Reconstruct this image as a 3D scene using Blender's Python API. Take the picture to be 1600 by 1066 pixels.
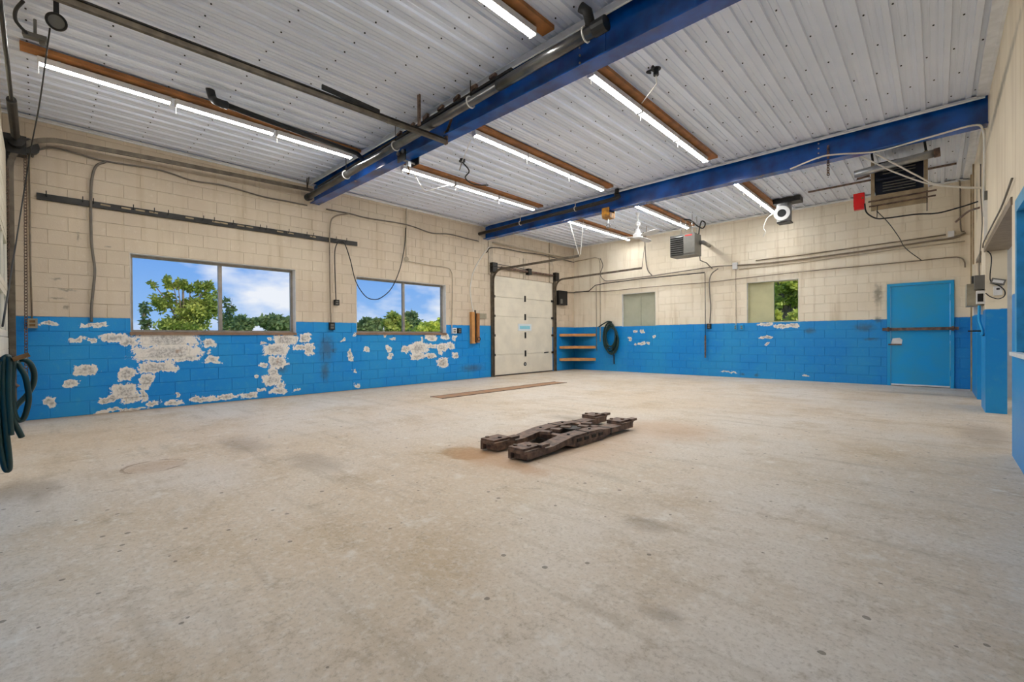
import bpy, math, random
import numpy as np
from mathutils import Vector, Matrix

random.seed(7)
S = bpy.context.scene
for o in list(bpy.data.objects):
    bpy.data.objects.remove(o)
C = S.collection

# ------------------------------------------------------------------ camera
FOC, YAW, PIT, ROL, H = 701.22, 0.758346, -0.0065175, 0.0074195, 1.06   # focal length in pixels of a 1600 px wide frame
cam_d = bpy.data.cameras.new('camera')
cam_d.sensor_width = 36.0
cam_d.lens = FOC / 1600.0 * 36.0
cam_d.clip_start = 0.02
cam_d.clip_end = 600
cam = bpy.data.objects.new('camera', cam_d)
C.objects.link(cam)


def _rotv(x, y, z):
    c, s = math.cos(ROL), math.sin(ROL)
    x, z = c * x + s * z, -s * x + c * z
    c, s = math.cos(PIT), math.sin(PIT)
    y, z = c * y - s * z, s * y + c * z
    c, s = math.cos(YAW), math.sin(YAW)
    return Vector((c * x - s * y, s * x + c * y, z))


_r, _f, _u = _rotv(1, 0, 0), _rotv(0, 1, 0), _rotv(0, 0, 1)
cam.matrix_world = Matrix(((_r.x, _u.x, -_f.x, 0), (_r.y, _u.y, -_f.y, 0), (_r.z, _u.z, -_f.z, H), (0, 0, 0, 1)))
S.camera = cam

# ------------------------------------------------------------------ world, sun, exposure
S.view_settings.view_transform = 'Standard'
S.view_settings.look = 'None'
S.view_settings.gamma = 1.0
S.view_settings.use_curve_mapping = False
S.view_settings.exposure = 0.18
TUBE = 54.0          # emission of the LED tubes
SKY = 0.88


def build_world():
    w = bpy.data.worlds.new('sky')
    S.world = w
    w.use_nodes = True
    nt = w.node_tree
    N, L = nt.nodes, nt.links
    N.clear()
    out = N.new('ShaderNodeOutputWorld')
    bg = N.new('ShaderNodeBackground')
    bg.inputs['Strength'].default_value = SKY
    tc = N.new('ShaderNodeTexCoord')
    sep = N.new('ShaderNodeSeparateXYZ')
    L.new(tc.outputs['Generated'], sep.inputs[0])
    ramp = N.new('ShaderNodeValToRGB')
    e = ramp.color_ramp.elements
    e[0].position, e[0].color = 0.0, (0.32, 0.55, 0.90, 1)
    e[1].position, e[1].color = 0.6, (0.06, 0.20, 0.62, 1)
    m = e.new(0.22)
    m.color = (0.10, 0.32, 0.84, 1)
    L.new(sep.outputs['Z'], ramp.inputs[0])
    mp = N.new('ShaderNodeMapping')
    mp.inputs['Scale'].default_value = (2.3, 2.3, 5.5)
    mp.inputs['Location'].default_value = (1.4, 0.6, 0.95)
    L.new(tc.outputs['Generated'], mp.inputs[0])
    no = N.new('ShaderNodeTexNoise')
    no.inputs['Scale'].default_value = 1.5
    no.inputs['Detail'].default_value = 6
    no.inputs['Roughness'].default_value = 0.5
    L.new(mp.outputs[0], no.inputs['Vector'])
    cr = N.new('ShaderNodeValToRGB')
    cr.color_ramp.elements[0].position = 0.42
    cr.color_ramp.elements[1].position = 0.52
    lo = N.new('ShaderNodeMath')
    lo.operation = 'MULTIPLY_ADD'
    L.new(sep.outputs['Z'], lo.inputs[0])
    lo.inputs[1].default_value = -0.75
    L.new(no.outputs[0], lo.inputs[2])
    L.new(lo.outputs[0], cr.inputs[0])
    mix = N.new('ShaderNodeMix')
    mix.data_type = 'RGBA'
    L.new(cr.outputs[0], mix.inputs['Factor'])
    L.new(ramp.outputs[0], mix.inputs['A'])
    mix.inputs['B'].default_value = (0.86, 0.90, 0.97, 1)
    L.new(mix.outputs['Result'], bg.inputs[0])
    L.new(bg.outputs[0], out.inputs[0])


build_world()
sun_d = bpy.data.lights.new('sun', 'SUN')
sun_d.energy = 4.5
sun_d.angle = math.radians(0.6)
sun_d.color = (1.0, 0.95, 0.86)
sun = bpy.data.objects.new('sun', sun_d)
sun.rotation_euler = Vector((-0.95, -0.12, -0.8)).to_track_quat('-Z', 'Y').to_euler()
sun.location = (20, -20, 30)
C.objects.link(sun)

# ------------------------------------------------------------------ room dimensions (metres, from the calibrated camera)
XA, YB, XR, YF = -8.872, 12.42, 0.475, -0.30
ZP, ZC, ZT = 1.402, 4.10, 4.057            # paint line, ceiling, bottom of the ceiling trim


def at(px, py, ax, v):
    d = _rotv((px - 800) / FOC, 1.0, -(py - 533) / FOC)
    o = Vector((0, 0, H))
    return o + d * ((v - o[ax]) / d[ax])


def pa(px, py, off=0.0):
    return at(px, py, 0, XA + off)


def pb(px, py, off=0.0):
    return at(px, py, 1, YB - off)


def pr(px, py, off=0.0):
    return at(px, py, 0, XR - off)


def pyy(px, py, Y):
    return at(px, py, 1, Y)


def pz(px, py, Z):
    return at(px, py, 2, Z)


# ------------------------------------------------------------------ materials
def lin(c):
    c = c / 255.0
    return c / 12.92 if c <= 0.04045 else ((c + 0.055) / 1.055) ** 2.4


def rgb(r, g, b):
    return (lin(r), lin(g), lin(b), 1.0)


class G:
    """small node-graph helper"""
    def __init__(self, name):
        self.m = bpy.data.materials.new(name)
        self.m.use_nodes = True
        self.nt = self.m.node_tree
        self.N, self.L = self.nt.nodes, self.nt.links
        self.N.clear()
        self.out = self.N.new('ShaderNodeOutputMaterial')
        self.b = self.N.new('ShaderNodeBsdfPrincipled')
        self.L.new(self.b.outputs[0], self.out.inputs[0])

    def put(self, sock, v):
        if hasattr(v, 'is_output') or isinstance(v, bpy.types.NodeSocket):
            self.L.new(v, sock)
        else:
            sock.default_value = v

    def math(self, op, a, b=0.0, c=None, clamp=False):
        n = self.N.new('ShaderNodeMath')
        n.operation = op
        n.use_clamp = clamp
        self.put(n.inputs[0], a)
        self.put(n.inputs[1], b)
        if c is not None:
            self.put(n.inputs[2], c)
        return n.outputs[0]

    def vmath(self, op, a, b=None, c=None):
        n = self.N.new('ShaderNodeVectorMath')
        n.operation = op
        self.put(n.inputs[0], a)
        if b is not None:
            self.put(n.inputs[1], b)
        if c is not None:
            self.put(n.inputs[2], c)
        return n.outputs['Value'] if op in ('LENGTH', 'DOT_PRODUCT') else n.outputs['Vector']

    def pos(self):
        return self.N.new('ShaderNodeNewGeometry').outputs['Position']

    def obj(self):
        return self.N.new('ShaderNodeTexCoord').outputs['Object']

    def sep(self, v):
        n = self.N.new('ShaderNodeSeparateXYZ')
        self.put(n.inputs[0], v)
        return n.outputs

    def noise(self, v, scale, detail=3, rough=0.55, color=False):
        n = self.N.new('ShaderNodeTexNoise')
        n.inputs['Scale'].default_value = scale
        n.inputs['Detail'].default_value = detail
        n.inputs['Roughness'].default_value = rough
        self.put(n.inputs['Vector'], v)
        return n.outputs[1] if color else n.outputs[0]

    def mix(self, f, a, b):
        n = self.N.new('ShaderNodeMix')
        n.data_type = 'RGBA'
        self.put(n.inputs['Factor'], f)
        self.put(n.inputs['A'], a)
        self.put(n.inputs['B'], b)
        return n.outputs['Result']

    def step(self, v, lo, hi):
        n = self.N.new('ShaderNodeMapRange')
        n.interpolation_type = 'SMOOTHSTEP'
        self.put(n.inputs['Value'], v)
        n.inputs['From Min'].default_value = lo
        n.inputs['From Max'].default_value = hi
        return n.outputs[0]

    def bump(self, h, strength=0.3, dist=0.01):
        n = self.N.new('ShaderNodeBump')
        n.inputs['Strength'].default_value = strength
        n.inputs['Distance'].default_value = dist
        self.put(n.inputs['Height'], h)
        self.L.new(n.outputs[0], self.b.inputs['Normal'])

    def fin(self, col, rough=0.5, metal=0.0, spec=0.5):
        self.put(self.b.inputs['Base Color'], col)
        self.put(self.b.inputs['Roughness'], rough)
        self.put(self.b.inputs['Metallic'], metal)
        self.b.inputs['Specular IOR Level'].default_value = spec
        return self.m


def plain(name, c, rough=0.5, metal=0.0, var=0.12, scale=9.0, c2=None, spec=0.5, bump=0.0):
    g = G(name)
    p = g.pos()
    n = g.step(g.noise(p, scale, 4), 0.3, 0.7)
    if c2 is None:
        c2 = tuple(max(0.0, x * (1 - var * 2.2)) for x in c[:3]) + (1,)
    col = g.mix(n, c, c2)
    if bump:
        g.bump(g.noise(p, scale * 8, 3), bump, 0.004)
    return g.fin(col, rough, metal, spec)


def emit(name, c, s):
    g = G(name)
    g.b.inputs['Emission Color'].default_value = c
    g.b.inputs['Emission Strength'].default_value = s
    return g.fin(c, 0.4)


def field(g, p, patches, sup=False):
    """nearest normalised distance to a list of elliptical spots given in the wall's own metres"""
    d = None
    for (y, z, ry, rz) in patches:
        v = g.vmath('MULTIPLY_ADD', p, (1 / ry, 1 / rz, 0.0), (-y / ry, -z / rz, 0.0))
        l = g.vmath('LENGTH', g.vmath('MULTIPLY', v, v) if sup else v)
        d = l if d is None else g.math('MINIMUM', d, l)
    return g.math('SQRT', d) if sup else d


def wall_mat(name, axis, peels, stains, c1, c2):
    g = G(name)
    p = g.pos()
    sx = g.sep(p)
    cmb = g.N.new('ShaderNodeCombineXYZ')
    g.L.new(sx[axis], cmb.inputs[0])
    g.L.new(sx[2], cmb.inputs[1])
    uv = cmb.outputs[0]
    big = g.noise(p, 0.9, 4)
    fine = g.noise(p, 14, 4, 0.6)
    strk = g.N.new('ShaderNodeMapping')
    strk.inputs['Scale'].default_value = (7, 7, 0.5)
    g.L.new(p, strk.inputs[0])
    streak = g.noise(strk.outputs[0], 1.0, 3)
    blue = g.mix(g.step(big, 0.35, 0.65), rgb(2, 134, 214), rgb(30, 146, 212))
    blue = g.mix(g.math('MULTIPLY', g.step(fine, 0.5, 0.8), 0.45), blue, rgb(70, 160, 205))
    cream = g.mix(g.step(big, 0.3, 0.7), c1, c2)
    cream = g.mix(g.math('MULTIPLY', g.step(streak, 0.5, 0.75), 0.45), cream, rgb(186, 166, 134))
    cream = g.mix(g.math('MULTIPLY', g.step(fine, 0.56, 0.8), 0.35), cream, rgb(236, 228, 214))
    wob = g.math('MULTIPLY', g.math('SUBTRACT', fine, 0.5), 0.02)
    isblue = g.step(g.math('ADD', sx[2], wob), ZP + 0.004, ZP - 0.004)
    n = g.N.new('ShaderNodeMapRange')
    g.put(n.inputs['Value'], g.math('ADD', sx[2], wob))
    n.inputs['From Min'].default_value = ZP - 0.005
    n.inputs['From Max'].default_value = ZP + 0.005
    isblue = g.math('SUBTRACT', 1.0, n.outputs[0])
    col = g.mix(isblue, cream, blue)
    nz = g.vmath('MULTIPLY_ADD', g.noise(p, 13, 5, 0.68, True), (0.13, 0.10, 0), (-0.065, -0.05, 0))
    uvn = g.vmath('ADD', uv, nz)
    rough = g.math('MULTIPLY_ADD', isblue, -0.22, 0.62)
    if stains:
        d = field(g, uvn, [s[:4] for s in stains])
        k = g.math('MULTIPLY', g.step(g.math('ADD', d, g.math('MULTIPLY', fine, 0.9)), 1.5, 0.6), 0.6)
        n2 = g.N.new('ShaderNodeMapRange')
        n2.interpolation_type = 'SMOOTHSTEP'
        g.put(n2.inputs['Value'], g.math('ADD', d, g.math('MULTIPLY', fine, 0.9)))
        n2.inputs['From Min'].default_value = 0.5
        n2.inputs['From Max'].default_value = 1.5
        n2.inputs['To Min'].default_value = 0.6
        n2.inputs['To Max'].default_value = 0.0
        col = g.mix(n2.outputs[0], col, rgb(70, 72, 58))
    if peels:
        low = g.vmath('MULTIPLY_ADD', g.noise(p, 4.5, 3, 0.6, True), (0.26, 0.16, 0), (-0.13, -0.08, 0))
        d = field(g, g.vmath('ADD', uvn, low), peels, True)
        d = g.math('ADD', d, g.math('MULTIPLY', g.math('SUBTRACT', g.noise(p, 20, 5, 0.75), 0.5), 1.5))
        inside = g.math('LESS_THAN', d, 1.0)
        core = g.math('SUBTRACT', 1.0, g.step(d, 0.30, 0.85))
        mot = g.step(g.noise(p, 30, 4, 0.65), 0.38, 0.62)
        und = g.mix(mot, rgb(168, 164, 158), rgb(222, 218, 212))
        und = g.mix(g.math('MULTIPLY', g.step(g.noise(p, 3.5, 4, 0.7), 0.56, 0.70), 0.7), und, rgb(158, 122, 90))
        pc = g.mix(core, rgb(236, 230, 220), und)
        col = g.mix(inside, col, pc)
        rough = g.math('MAXIMUM', rough, g.math('MULTIPLY', inside, 0.85))
    g.bump(g.noise(p, 55, 3, 0.6), 0.35, 0.004)
    return g.fin(col, rough, 0.0, 0.45)


def px_patches(lst, fn, axis):
    out = []
    for (x, y, rx, ry) in lst:
        c = fn(x, y)
        a = fn(x + rx, y)
        b = fn(x, y - ry)
        out.append((c[axis], c[2], max(0.02, abs(a[axis] - c[axis])), max(0.015, abs(b[2] - c[2]))))
    return out


PEEL_A = [(76, 506, 10, 3), (150, 508, 18, 4), (118, 530, 13, 4), (141, 530, 8, 3), (180, 529, 22, 7), (203, 535, 12, 6),
          (264, 531, 50, 11), (327, 537, 10, 6), (262, 551, 50, 12), (293, 561, 20, 4), (325, 553, 3, 4), (334, 564, 13, 6),
          (245, 574, 30, 9), (197, 586, 11, 9), (137, 579, 17, 8), (111, 599, 14, 5), (228, 595, 10, 12), (194, 612, 22, 12),
          (172, 623, 15, 5), (203, 620, 14, 9), (225, 617, 6, 9), (79, 628, 9, 7), (239, 630, 9, 4), (269, 630, 14, 4),
          (194, 640, 40, 2.5), (315, 624, 16, 4), (349, 621, 22, 4), (388, 618, 14, 4), (276, 618, 4, 3),
          (447, 531, 18, 8), (477, 528, 8, 7), (432, 547, 19, 9), (483, 546, 8, 9), (471, 543, 12, 4), (421, 529, 4, 3),
          (410, 536, 4, 2), (435, 566, 14, 9), (411, 571, 5, 4), (427, 582, 7, 7), (426, 595, 13, 9), (438, 603, 7, 6),
          (436, 612, 15, 4), (407, 609, 6, 3), (404, 589, 4, 3), (464, 610, 5, 2), (554, 524, 3, 3), (535, 530, 2, 3),
          (548, 550, 3, 6), (548, 559, 4, 5), (572, 546, 4, 4), (553, 579, 2, 3), (557, 602, 6, 3), (601, 525, 3, 3),
          (615, 530, 3, 2), (607, 546, 4, 5), (611, 557, 4, 5), (634, 546, 6, 6), (654, 544, 14, 9), (653, 557, 12, 5),
          (673, 557, 8, 4), (674, 527, 8, 5), (696, 527, 6, 5), (710, 528, 4, 4), (674, 541, 7, 4), (691, 543, 8, 6),
          (704, 540, 6, 5), (711, 555, 5, 5), (689, 550, 3, 5), (691, 567, 8, 7), (659, 531, 2, 4)]
STAIN_A = [(88, 436, 12, 2.5), (105, 453, 22, 2.5), (88, 466, 18, 2), (103, 480, 6, 5), (510, 545, 16, 30), (508, 580, 10, 22),
           (738, 575, 22, 8), (170, 386, 8, 1.5), (122, 370, 1.2, 9), (520, 548, 8, 7), (440, 575, 14, 12)]
PEEL_B = [(1195, 508, 12, 2.5), (1222, 510, 14, 3), (1238, 509, 8, 3), (993, 517, 3, 2), (1004, 517, 4, 2), (1003, 536, 5, 2.5),
          (1013, 537, 3, 2), (994, 538, 2, 2), (985, 529, 2, 3), (1022, 526, 3, 2), (1196, 527, 9, 2.5), (1138, 582, 14, 1),
          (1199, 537, 2, 1.5), (1258, 586, 6, 1)]
STAIN_B = [(1372, 460, 10, 22), (1350, 512, 24, 9), (1362, 530, 16, 3), (1265, 517, 12, 6), (1160, 585, 6, 3), (1182, 586, 6, 3),
           (1372, 500, 9, 7)]

M = {}
M['wallA'] = wall_mat('painted_block_left', 1, px_patches(PEEL_A, pa, 1), px_patches(STAIN_A, pa, 1), rgb(216, 201, 179), rgb(204, 188, 167))
M['wallB'] = wall_mat('painted_block_back', 0, px_patches(PEEL_B, pb, 0), px_patches(STAIN_B, pb, 0), rgb(240, 231, 213), rgb(230, 218, 196))
M['wallR'] = wall_mat('painted_plaster', 1, [], [(7.0, 3.55, 2.6, 0.10), (10.6, 3.3, 0.25, 0.5)], rgb(242, 230, 206), rgb(232, 218, 194))
M['mortar'] = M['wallA']
M['blue_beam'] = plain('blue_beam_paint', rgb(0, 88, 186), 0.24, 0.0, 0.28, 3.0, spec=0.6)
M['blue_door'] = plain('blue_door_paint', rgb(0, 160, 228), 0.35, 0.0, 0.08, 2.5, c2=rgb(40, 160, 214))
M['pale_blue'] = plain('pale_blue_frame_paint', rgb(70, 170, 220), 0.4)
M['white'] = plain('white_metal', rgb(232, 232, 232), 0.45, 0, 0.05)
M['trim'] = plain('grey_white_trim', rgb(240, 243, 248), 0.4, 0, 0.06)
M['gdoor'] = plain('cream_door_panel', rgb(232, 224, 206), 0.5, 0, 0.05, 3)
M['black'] = plain('black_rubber', rgb(22, 23, 25), 0.5, 0, 0.2)
M['dark'] = plain('dark_steel', rgb(52, 50, 48), 0.45, 0.5, 0.25)
M['track'] = plain('greasy_steel_track', rgb(120, 110, 96), 0.45, 0.5, 0.2)
M['pipe'] = plain('dull_exhaust_steel', rgb(122, 122, 122), 0.28, 0.9, 0.2, 4)
M['galv'] = plain('galvanised_steel', rgb(176, 178, 180), 0.3, 0.85, 0.12)
M['conduit'] = plain('grey_conduit', rgb(146, 132, 114), 0.45, 0.3, 0.12)
M['paintcond'] = plain('painted_conduit', rgb(200, 186, 164), 0.5, 0, 0.1)
M['cable'] = plain('grey_cable', rgb(120, 112, 102), 0.55, 0, 0.1)
M['wcable'] = plain('white_cable', rgb(226, 224, 218), 0.5, 0, 0.05)
M['wood'] = plain('varnished_board', rgb(176, 116, 60), 0.5, 0, 0.18, 6)
M['pine'] = plain('raw_pine', rgb(206, 148, 84), 0.6, 0, 0.12, 8)
M['oldwood'] = plain('dusty_lumber', rgb(178, 158, 126), 0.7, 0, 0.15, 8)
M['rust'] = plain('rusty_brown_steel', rgb(132, 106, 90), 0.55, 0.2, 0.0, 16, c2=rgb(76, 62, 56), bump=0.4)
M['rustplate'] = plain('rusted_floor_plate', rgb(172, 128, 92), 0.75, 0.1, 0, 7, c2=rgb(150, 122, 98), bump=0.3)
M['grey'] = plain('grey_enamel', rgb(118, 116, 110), 0.4, 0.2, 0.08)
M['navy'] = plain('dark_blue_enamel', rgb(24, 30, 48), 0.4, 0.2, 0.2)
M['red'] = plain('red_enamel', rgb(226, 18, 14), 0.4, 0, 0.05)
M['yellow'] = plain('yellow_hoist_paint', rgb(204, 140, 24), 0.5, 0, 0.2, 14, c2=rgb(110, 72, 24))
M['hose'] = plain('green_rubber_hose', rgb(22, 58, 56), 0.35, 0, 0.15)
M['brass'] = plain('worn_brass', rgb(150, 116, 78), 0.4, 0.7, 0.2)
M['board'] = plain('grey_green_panel', rgb(176, 178, 158), 0.6, 0, 0.08, 2.0)
M['board2'] = plain('yellow_green_panel', rgb(194, 192, 152), 0.6, 0, 0.08, 2.0)
M['alu'] = plain('aluminium_frame', rgb(168, 160, 150), 0.4, 0.6, 0.1)
M['brown'] = plain('brown_sill', rgb(146, 116, 92), 0.6, 0, 0.1)
M['beigebox'] = plain('beige_steel_box', rgb(168, 160, 138), 0.5, 0.1, 0.12)
M['led'] = emit('lit_led_diffuser', (1.0, 0.985, 0.95, 1), TUBE)
M['bark'] = plain('bark', rgb(128, 112, 94), 0.9, 0, 0.2, 5)
M['grass'] = plain('grass', rgb(110, 140, 60), 0.9, 0, 0.2, 1.5)
M['concrete2'] = plain('outer_concrete', rgb(150, 146, 138), 0.9, 0, 0.1)
M['annex'] = plain('pale_annex_paint', rgb(214, 216, 218), 0.6, 0, 0.05)
M['stickerw'] = plain('sticker_white', rgb(222, 230, 234), 0.4, 0, 0.02)
M['stickerb'] = plain('sticker_pale_blue', rgb(140, 206, 222), 0.4, 0, 0.02)


def leafmat(name, a, b):
    g = G(name)
    n = g.step(g.noise(g.pos(), 1.6, 3), 0.35, 0.65)
    g.fin(g.mix(n, a, b), 0.6)
    tr = g.N.new('ShaderNodeBsdfTranslucent')
    g.put(tr.inputs[0], b)
    mx = g.N.new('ShaderNodeMixShader')
    mx.inputs[0].default_value = 0.4
    g.L.new(g.b.outputs[0], mx.inputs[1])
    g.L.new(tr.outputs[0], mx.inputs[2])
    g.L.new(mx.outputs[0], g.out.inputs[0])
    return g.m


M['leafA'] = leafmat('leaves_mid_green', rgb(122, 146, 66), rgb(186, 192, 96))
M['leafB'] = leafmat('leaves_dark_green', rgb(92, 118, 76), rgb(140, 158, 100))
M['leafC'] = leafmat('leaves_yellow_green', rgb(150, 172, 66), rgb(220, 224, 100))


def glassmat():
    g = G('window_glass')
    tr = g.N.new('ShaderNodeBsdfTransparent')
    gl = g.N.new('ShaderNodeBsdfGlossy')
    gl.inputs['Roughness'].default_value = 0.03
    fr = g.N.new('ShaderNodeFresnel')
    fr.inputs[0].default_value = 1.2
    mx = g.N.new('ShaderNodeMixShader')
    g.L.new(fr.outputs[0], mx.inputs[0])
    g.L.new(tr.outputs[0], mx.inputs[1])
    g.L.new(gl.outputs[0], mx.inputs[2])
    g.L.new(mx.outputs[0], g.out.inputs[0])
    return g.m


M['glass'] = glassmat()


def ceilmat():
    g = G('white_steel_ceiling')
    n = g.step(g.noise(g.pos(), 0.8, 3), 0.3, 0.7)
    col = g.mix(n, rgb(234, 240, 252), rgb(224, 231, 244))
    return g.fin(col, g.math('MULTIPLY_ADD', g.noise(g.pos(), 3, 2), 0.14, 0.40), 0.0, 0.5)


M['ceil'] = ceilmat()


def floormat():
    g = G('worn_concrete')
    p = g.pos()
    sx = g.sep(p)
    n0 = g.noise(p, 0.35, 4, 0.6)
    n1 = g.noise(p, 1.3, 5, 0.62)
    n2 = g.noise(p, 22, 4, 0.7)
    n3 = g.noise(p, 48, 6, 0.78)
    mp = g.N.new('ShaderNodeMapping')
    mp.inputs['Scale'].default_value = (0.5, 4, 1)
    mp.inputs['Rotation'].default_value = (0, 0, math.radians(40))
    g.L.new(p, mp.inputs[0])
    n4 = g.noise(mp.outputs[0], 1.6, 5, 0.6)
    col = g.mix(g.step(n0, 0.35, 0.65), rgb(214, 205, 194), rgb(208, 190, 166))
    col = g.mix(g.math('MULTIPLY', g.step(n1, 0.46, 0.74), 0.6), col, rgb(182, 158, 122))
    col = g.mix(g.math('MULTIPLY', g.step(n4, 0.5, 0.75), 0.45), col, rgb(160, 146, 124))
    col = g.mix(g.math('MULTIPLY', g.step(n2, 0.46, 0.70), 0.55), col, rgb(226, 219, 208))
    col = g.mix(g.math('MULTIPLY', g.step(n3, 0.47, 0.70), 0.48), col, rgb(140, 124, 102))
    n5 = g.noise(p, 6.0, 5, 0.7)
    col = g.mix(g.math('MULTIPLY', g.step(n5, 0.52, 0.72), 0.45), col, rgb(158, 140, 114))
    col = g.mix(g.math('MULTIPLY', g.step(g.noise(g.vmath('ADD', p, (7.3, 2.1, 0)), 4.0, 5, 0.7), 0.56, 0.72), 0.55), col, rgb(228, 224, 216))
    vor = g.N.new('ShaderNodeTexVoronoi')
    vor.inputs['Scale'].default_value = 7.0
    vor.inputs['Randomness'].default_value = 1.0
    g.L.new(p, vor.inputs['Vector'])
    sp = g.math('LESS_THAN', g.math('ADD', vor.outputs['Distance'], g.math('MULTIPLY', n5, 0.30)), 0.225)
    col = g.mix(g.math('MULTIPLY', sp, 0.7), col, rgb(96, 84, 70))
    nz = g.vmath('MULTIPLY_ADD', g.noise(p, 6, 4, 0.6, True), (0.2, 0.2, 0), (-0.1, -0.1, 0))
    pn = g.vmath('ADD', p, nz)
    cpt = pz(726, 707, 0)
    d = field(g, pn, [(cpt.x, cpt.y, 0.26, 0.20), (cpt.x + 0.12, cpt.y - 0.04, 0.16, 0.16)])
    col = g.mix(g.math('MULTIPLY', g.math('SUBTRACT', 1.0, g.step(d, 0.75, 1.15)), 0.75), col, g.mix(g.step(n2, 0.4, 0.6), rgb(150, 120, 80), rgb(172, 142, 100)))
    d = field(g, pn, [(-2.95, 2.72, 0.42, 0.22), (-2.5, 2.7, 0.35, 0.14)])
    col = g.mix(g.math('MULTIPLY', g.math('SUBTRACT', 1.0, g.step(d, 0.5, 1.2)), 0.5), col, rgb(176, 128, 82))
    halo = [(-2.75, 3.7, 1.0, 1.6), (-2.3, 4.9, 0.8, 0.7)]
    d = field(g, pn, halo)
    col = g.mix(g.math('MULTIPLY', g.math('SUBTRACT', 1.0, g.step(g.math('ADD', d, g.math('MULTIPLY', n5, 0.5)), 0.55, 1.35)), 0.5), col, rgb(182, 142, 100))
    edge = g.math('SUBTRACT', 1.0, g.step(g.math('ADD', sx[0], g.math('MULTIPLY', n1, 0.35)), XA + 0.15, XA + 0.55))
    col = g.mix(g.math('MULTIPLY', edge, 0.6), col, rgb(170, 134, 94))
    # drain ring and oil traces
    c0 = pz(243, 728, 0)
    r = g.vmath('LENGTH', g.vmath('MULTIPLY_ADD', g.vmath('ADD', p, g.vmath('MULTIPLY', nz, (0.25, 0.25, 0))), (1, 1, 0), (-c0.x, -c0.y, 0)))
    ring = g.math('LESS_THAN', g.math('ABSOLUTE', g.math('SUBTRACT', r, 0.21)), 0.014)
    col = g.mix(g.math('MULTIPLY', g.math('MULTIPLY', ring, g.step(n5, 0.42, 0.55)), 0.7), col, rgb(120, 100, 78))
    col = g.mix(g.math('MULTIPLY', g.math('SUBTRACT', 1.0, g.step(r, 0.12, 0.30)), 0.35), col, rgb(168, 132, 96))
    oil = []
    for (x, y, rx, ry) in [(30, 765, 0.35, 0.22), (1430, 615, 0.9, 0.18), (1540, 680, 0.25, 0.8), (905, 655, 0.5, 0.2), (1010, 820, 0.15, 0.1),
                           (1030, 960, 0.08, 0.06), (490, 720, 0.45, 0.2), (380, 695, 0.5, 0.2), (60, 765, 0.4, 0.12)]:
        q = pz(x, y, 0)
        oil.append((q.x, q.y, rx, ry))
    d = field(g, pn, oil)
    col = g.mix(g.math('MULTIPLY', g.math('SUBTRACT', 1.0, g.step(d, 0.3, 1.3)), 0.38), col, rgb(112, 96, 74))
    hgt = g.math('ADD', n2, g.math('MULTIPLY', n3, 0.6))
    g.bump(hgt, 0.28, 0.006)
    return g.fin(col, g.math('MULTIPLY_ADD', n1, 0.35, 0.36), 0.0, 0.4)


M['floor'] = floormat()

# ------------------------------------------------------------------ mesh helpers
ORG = {}


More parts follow.
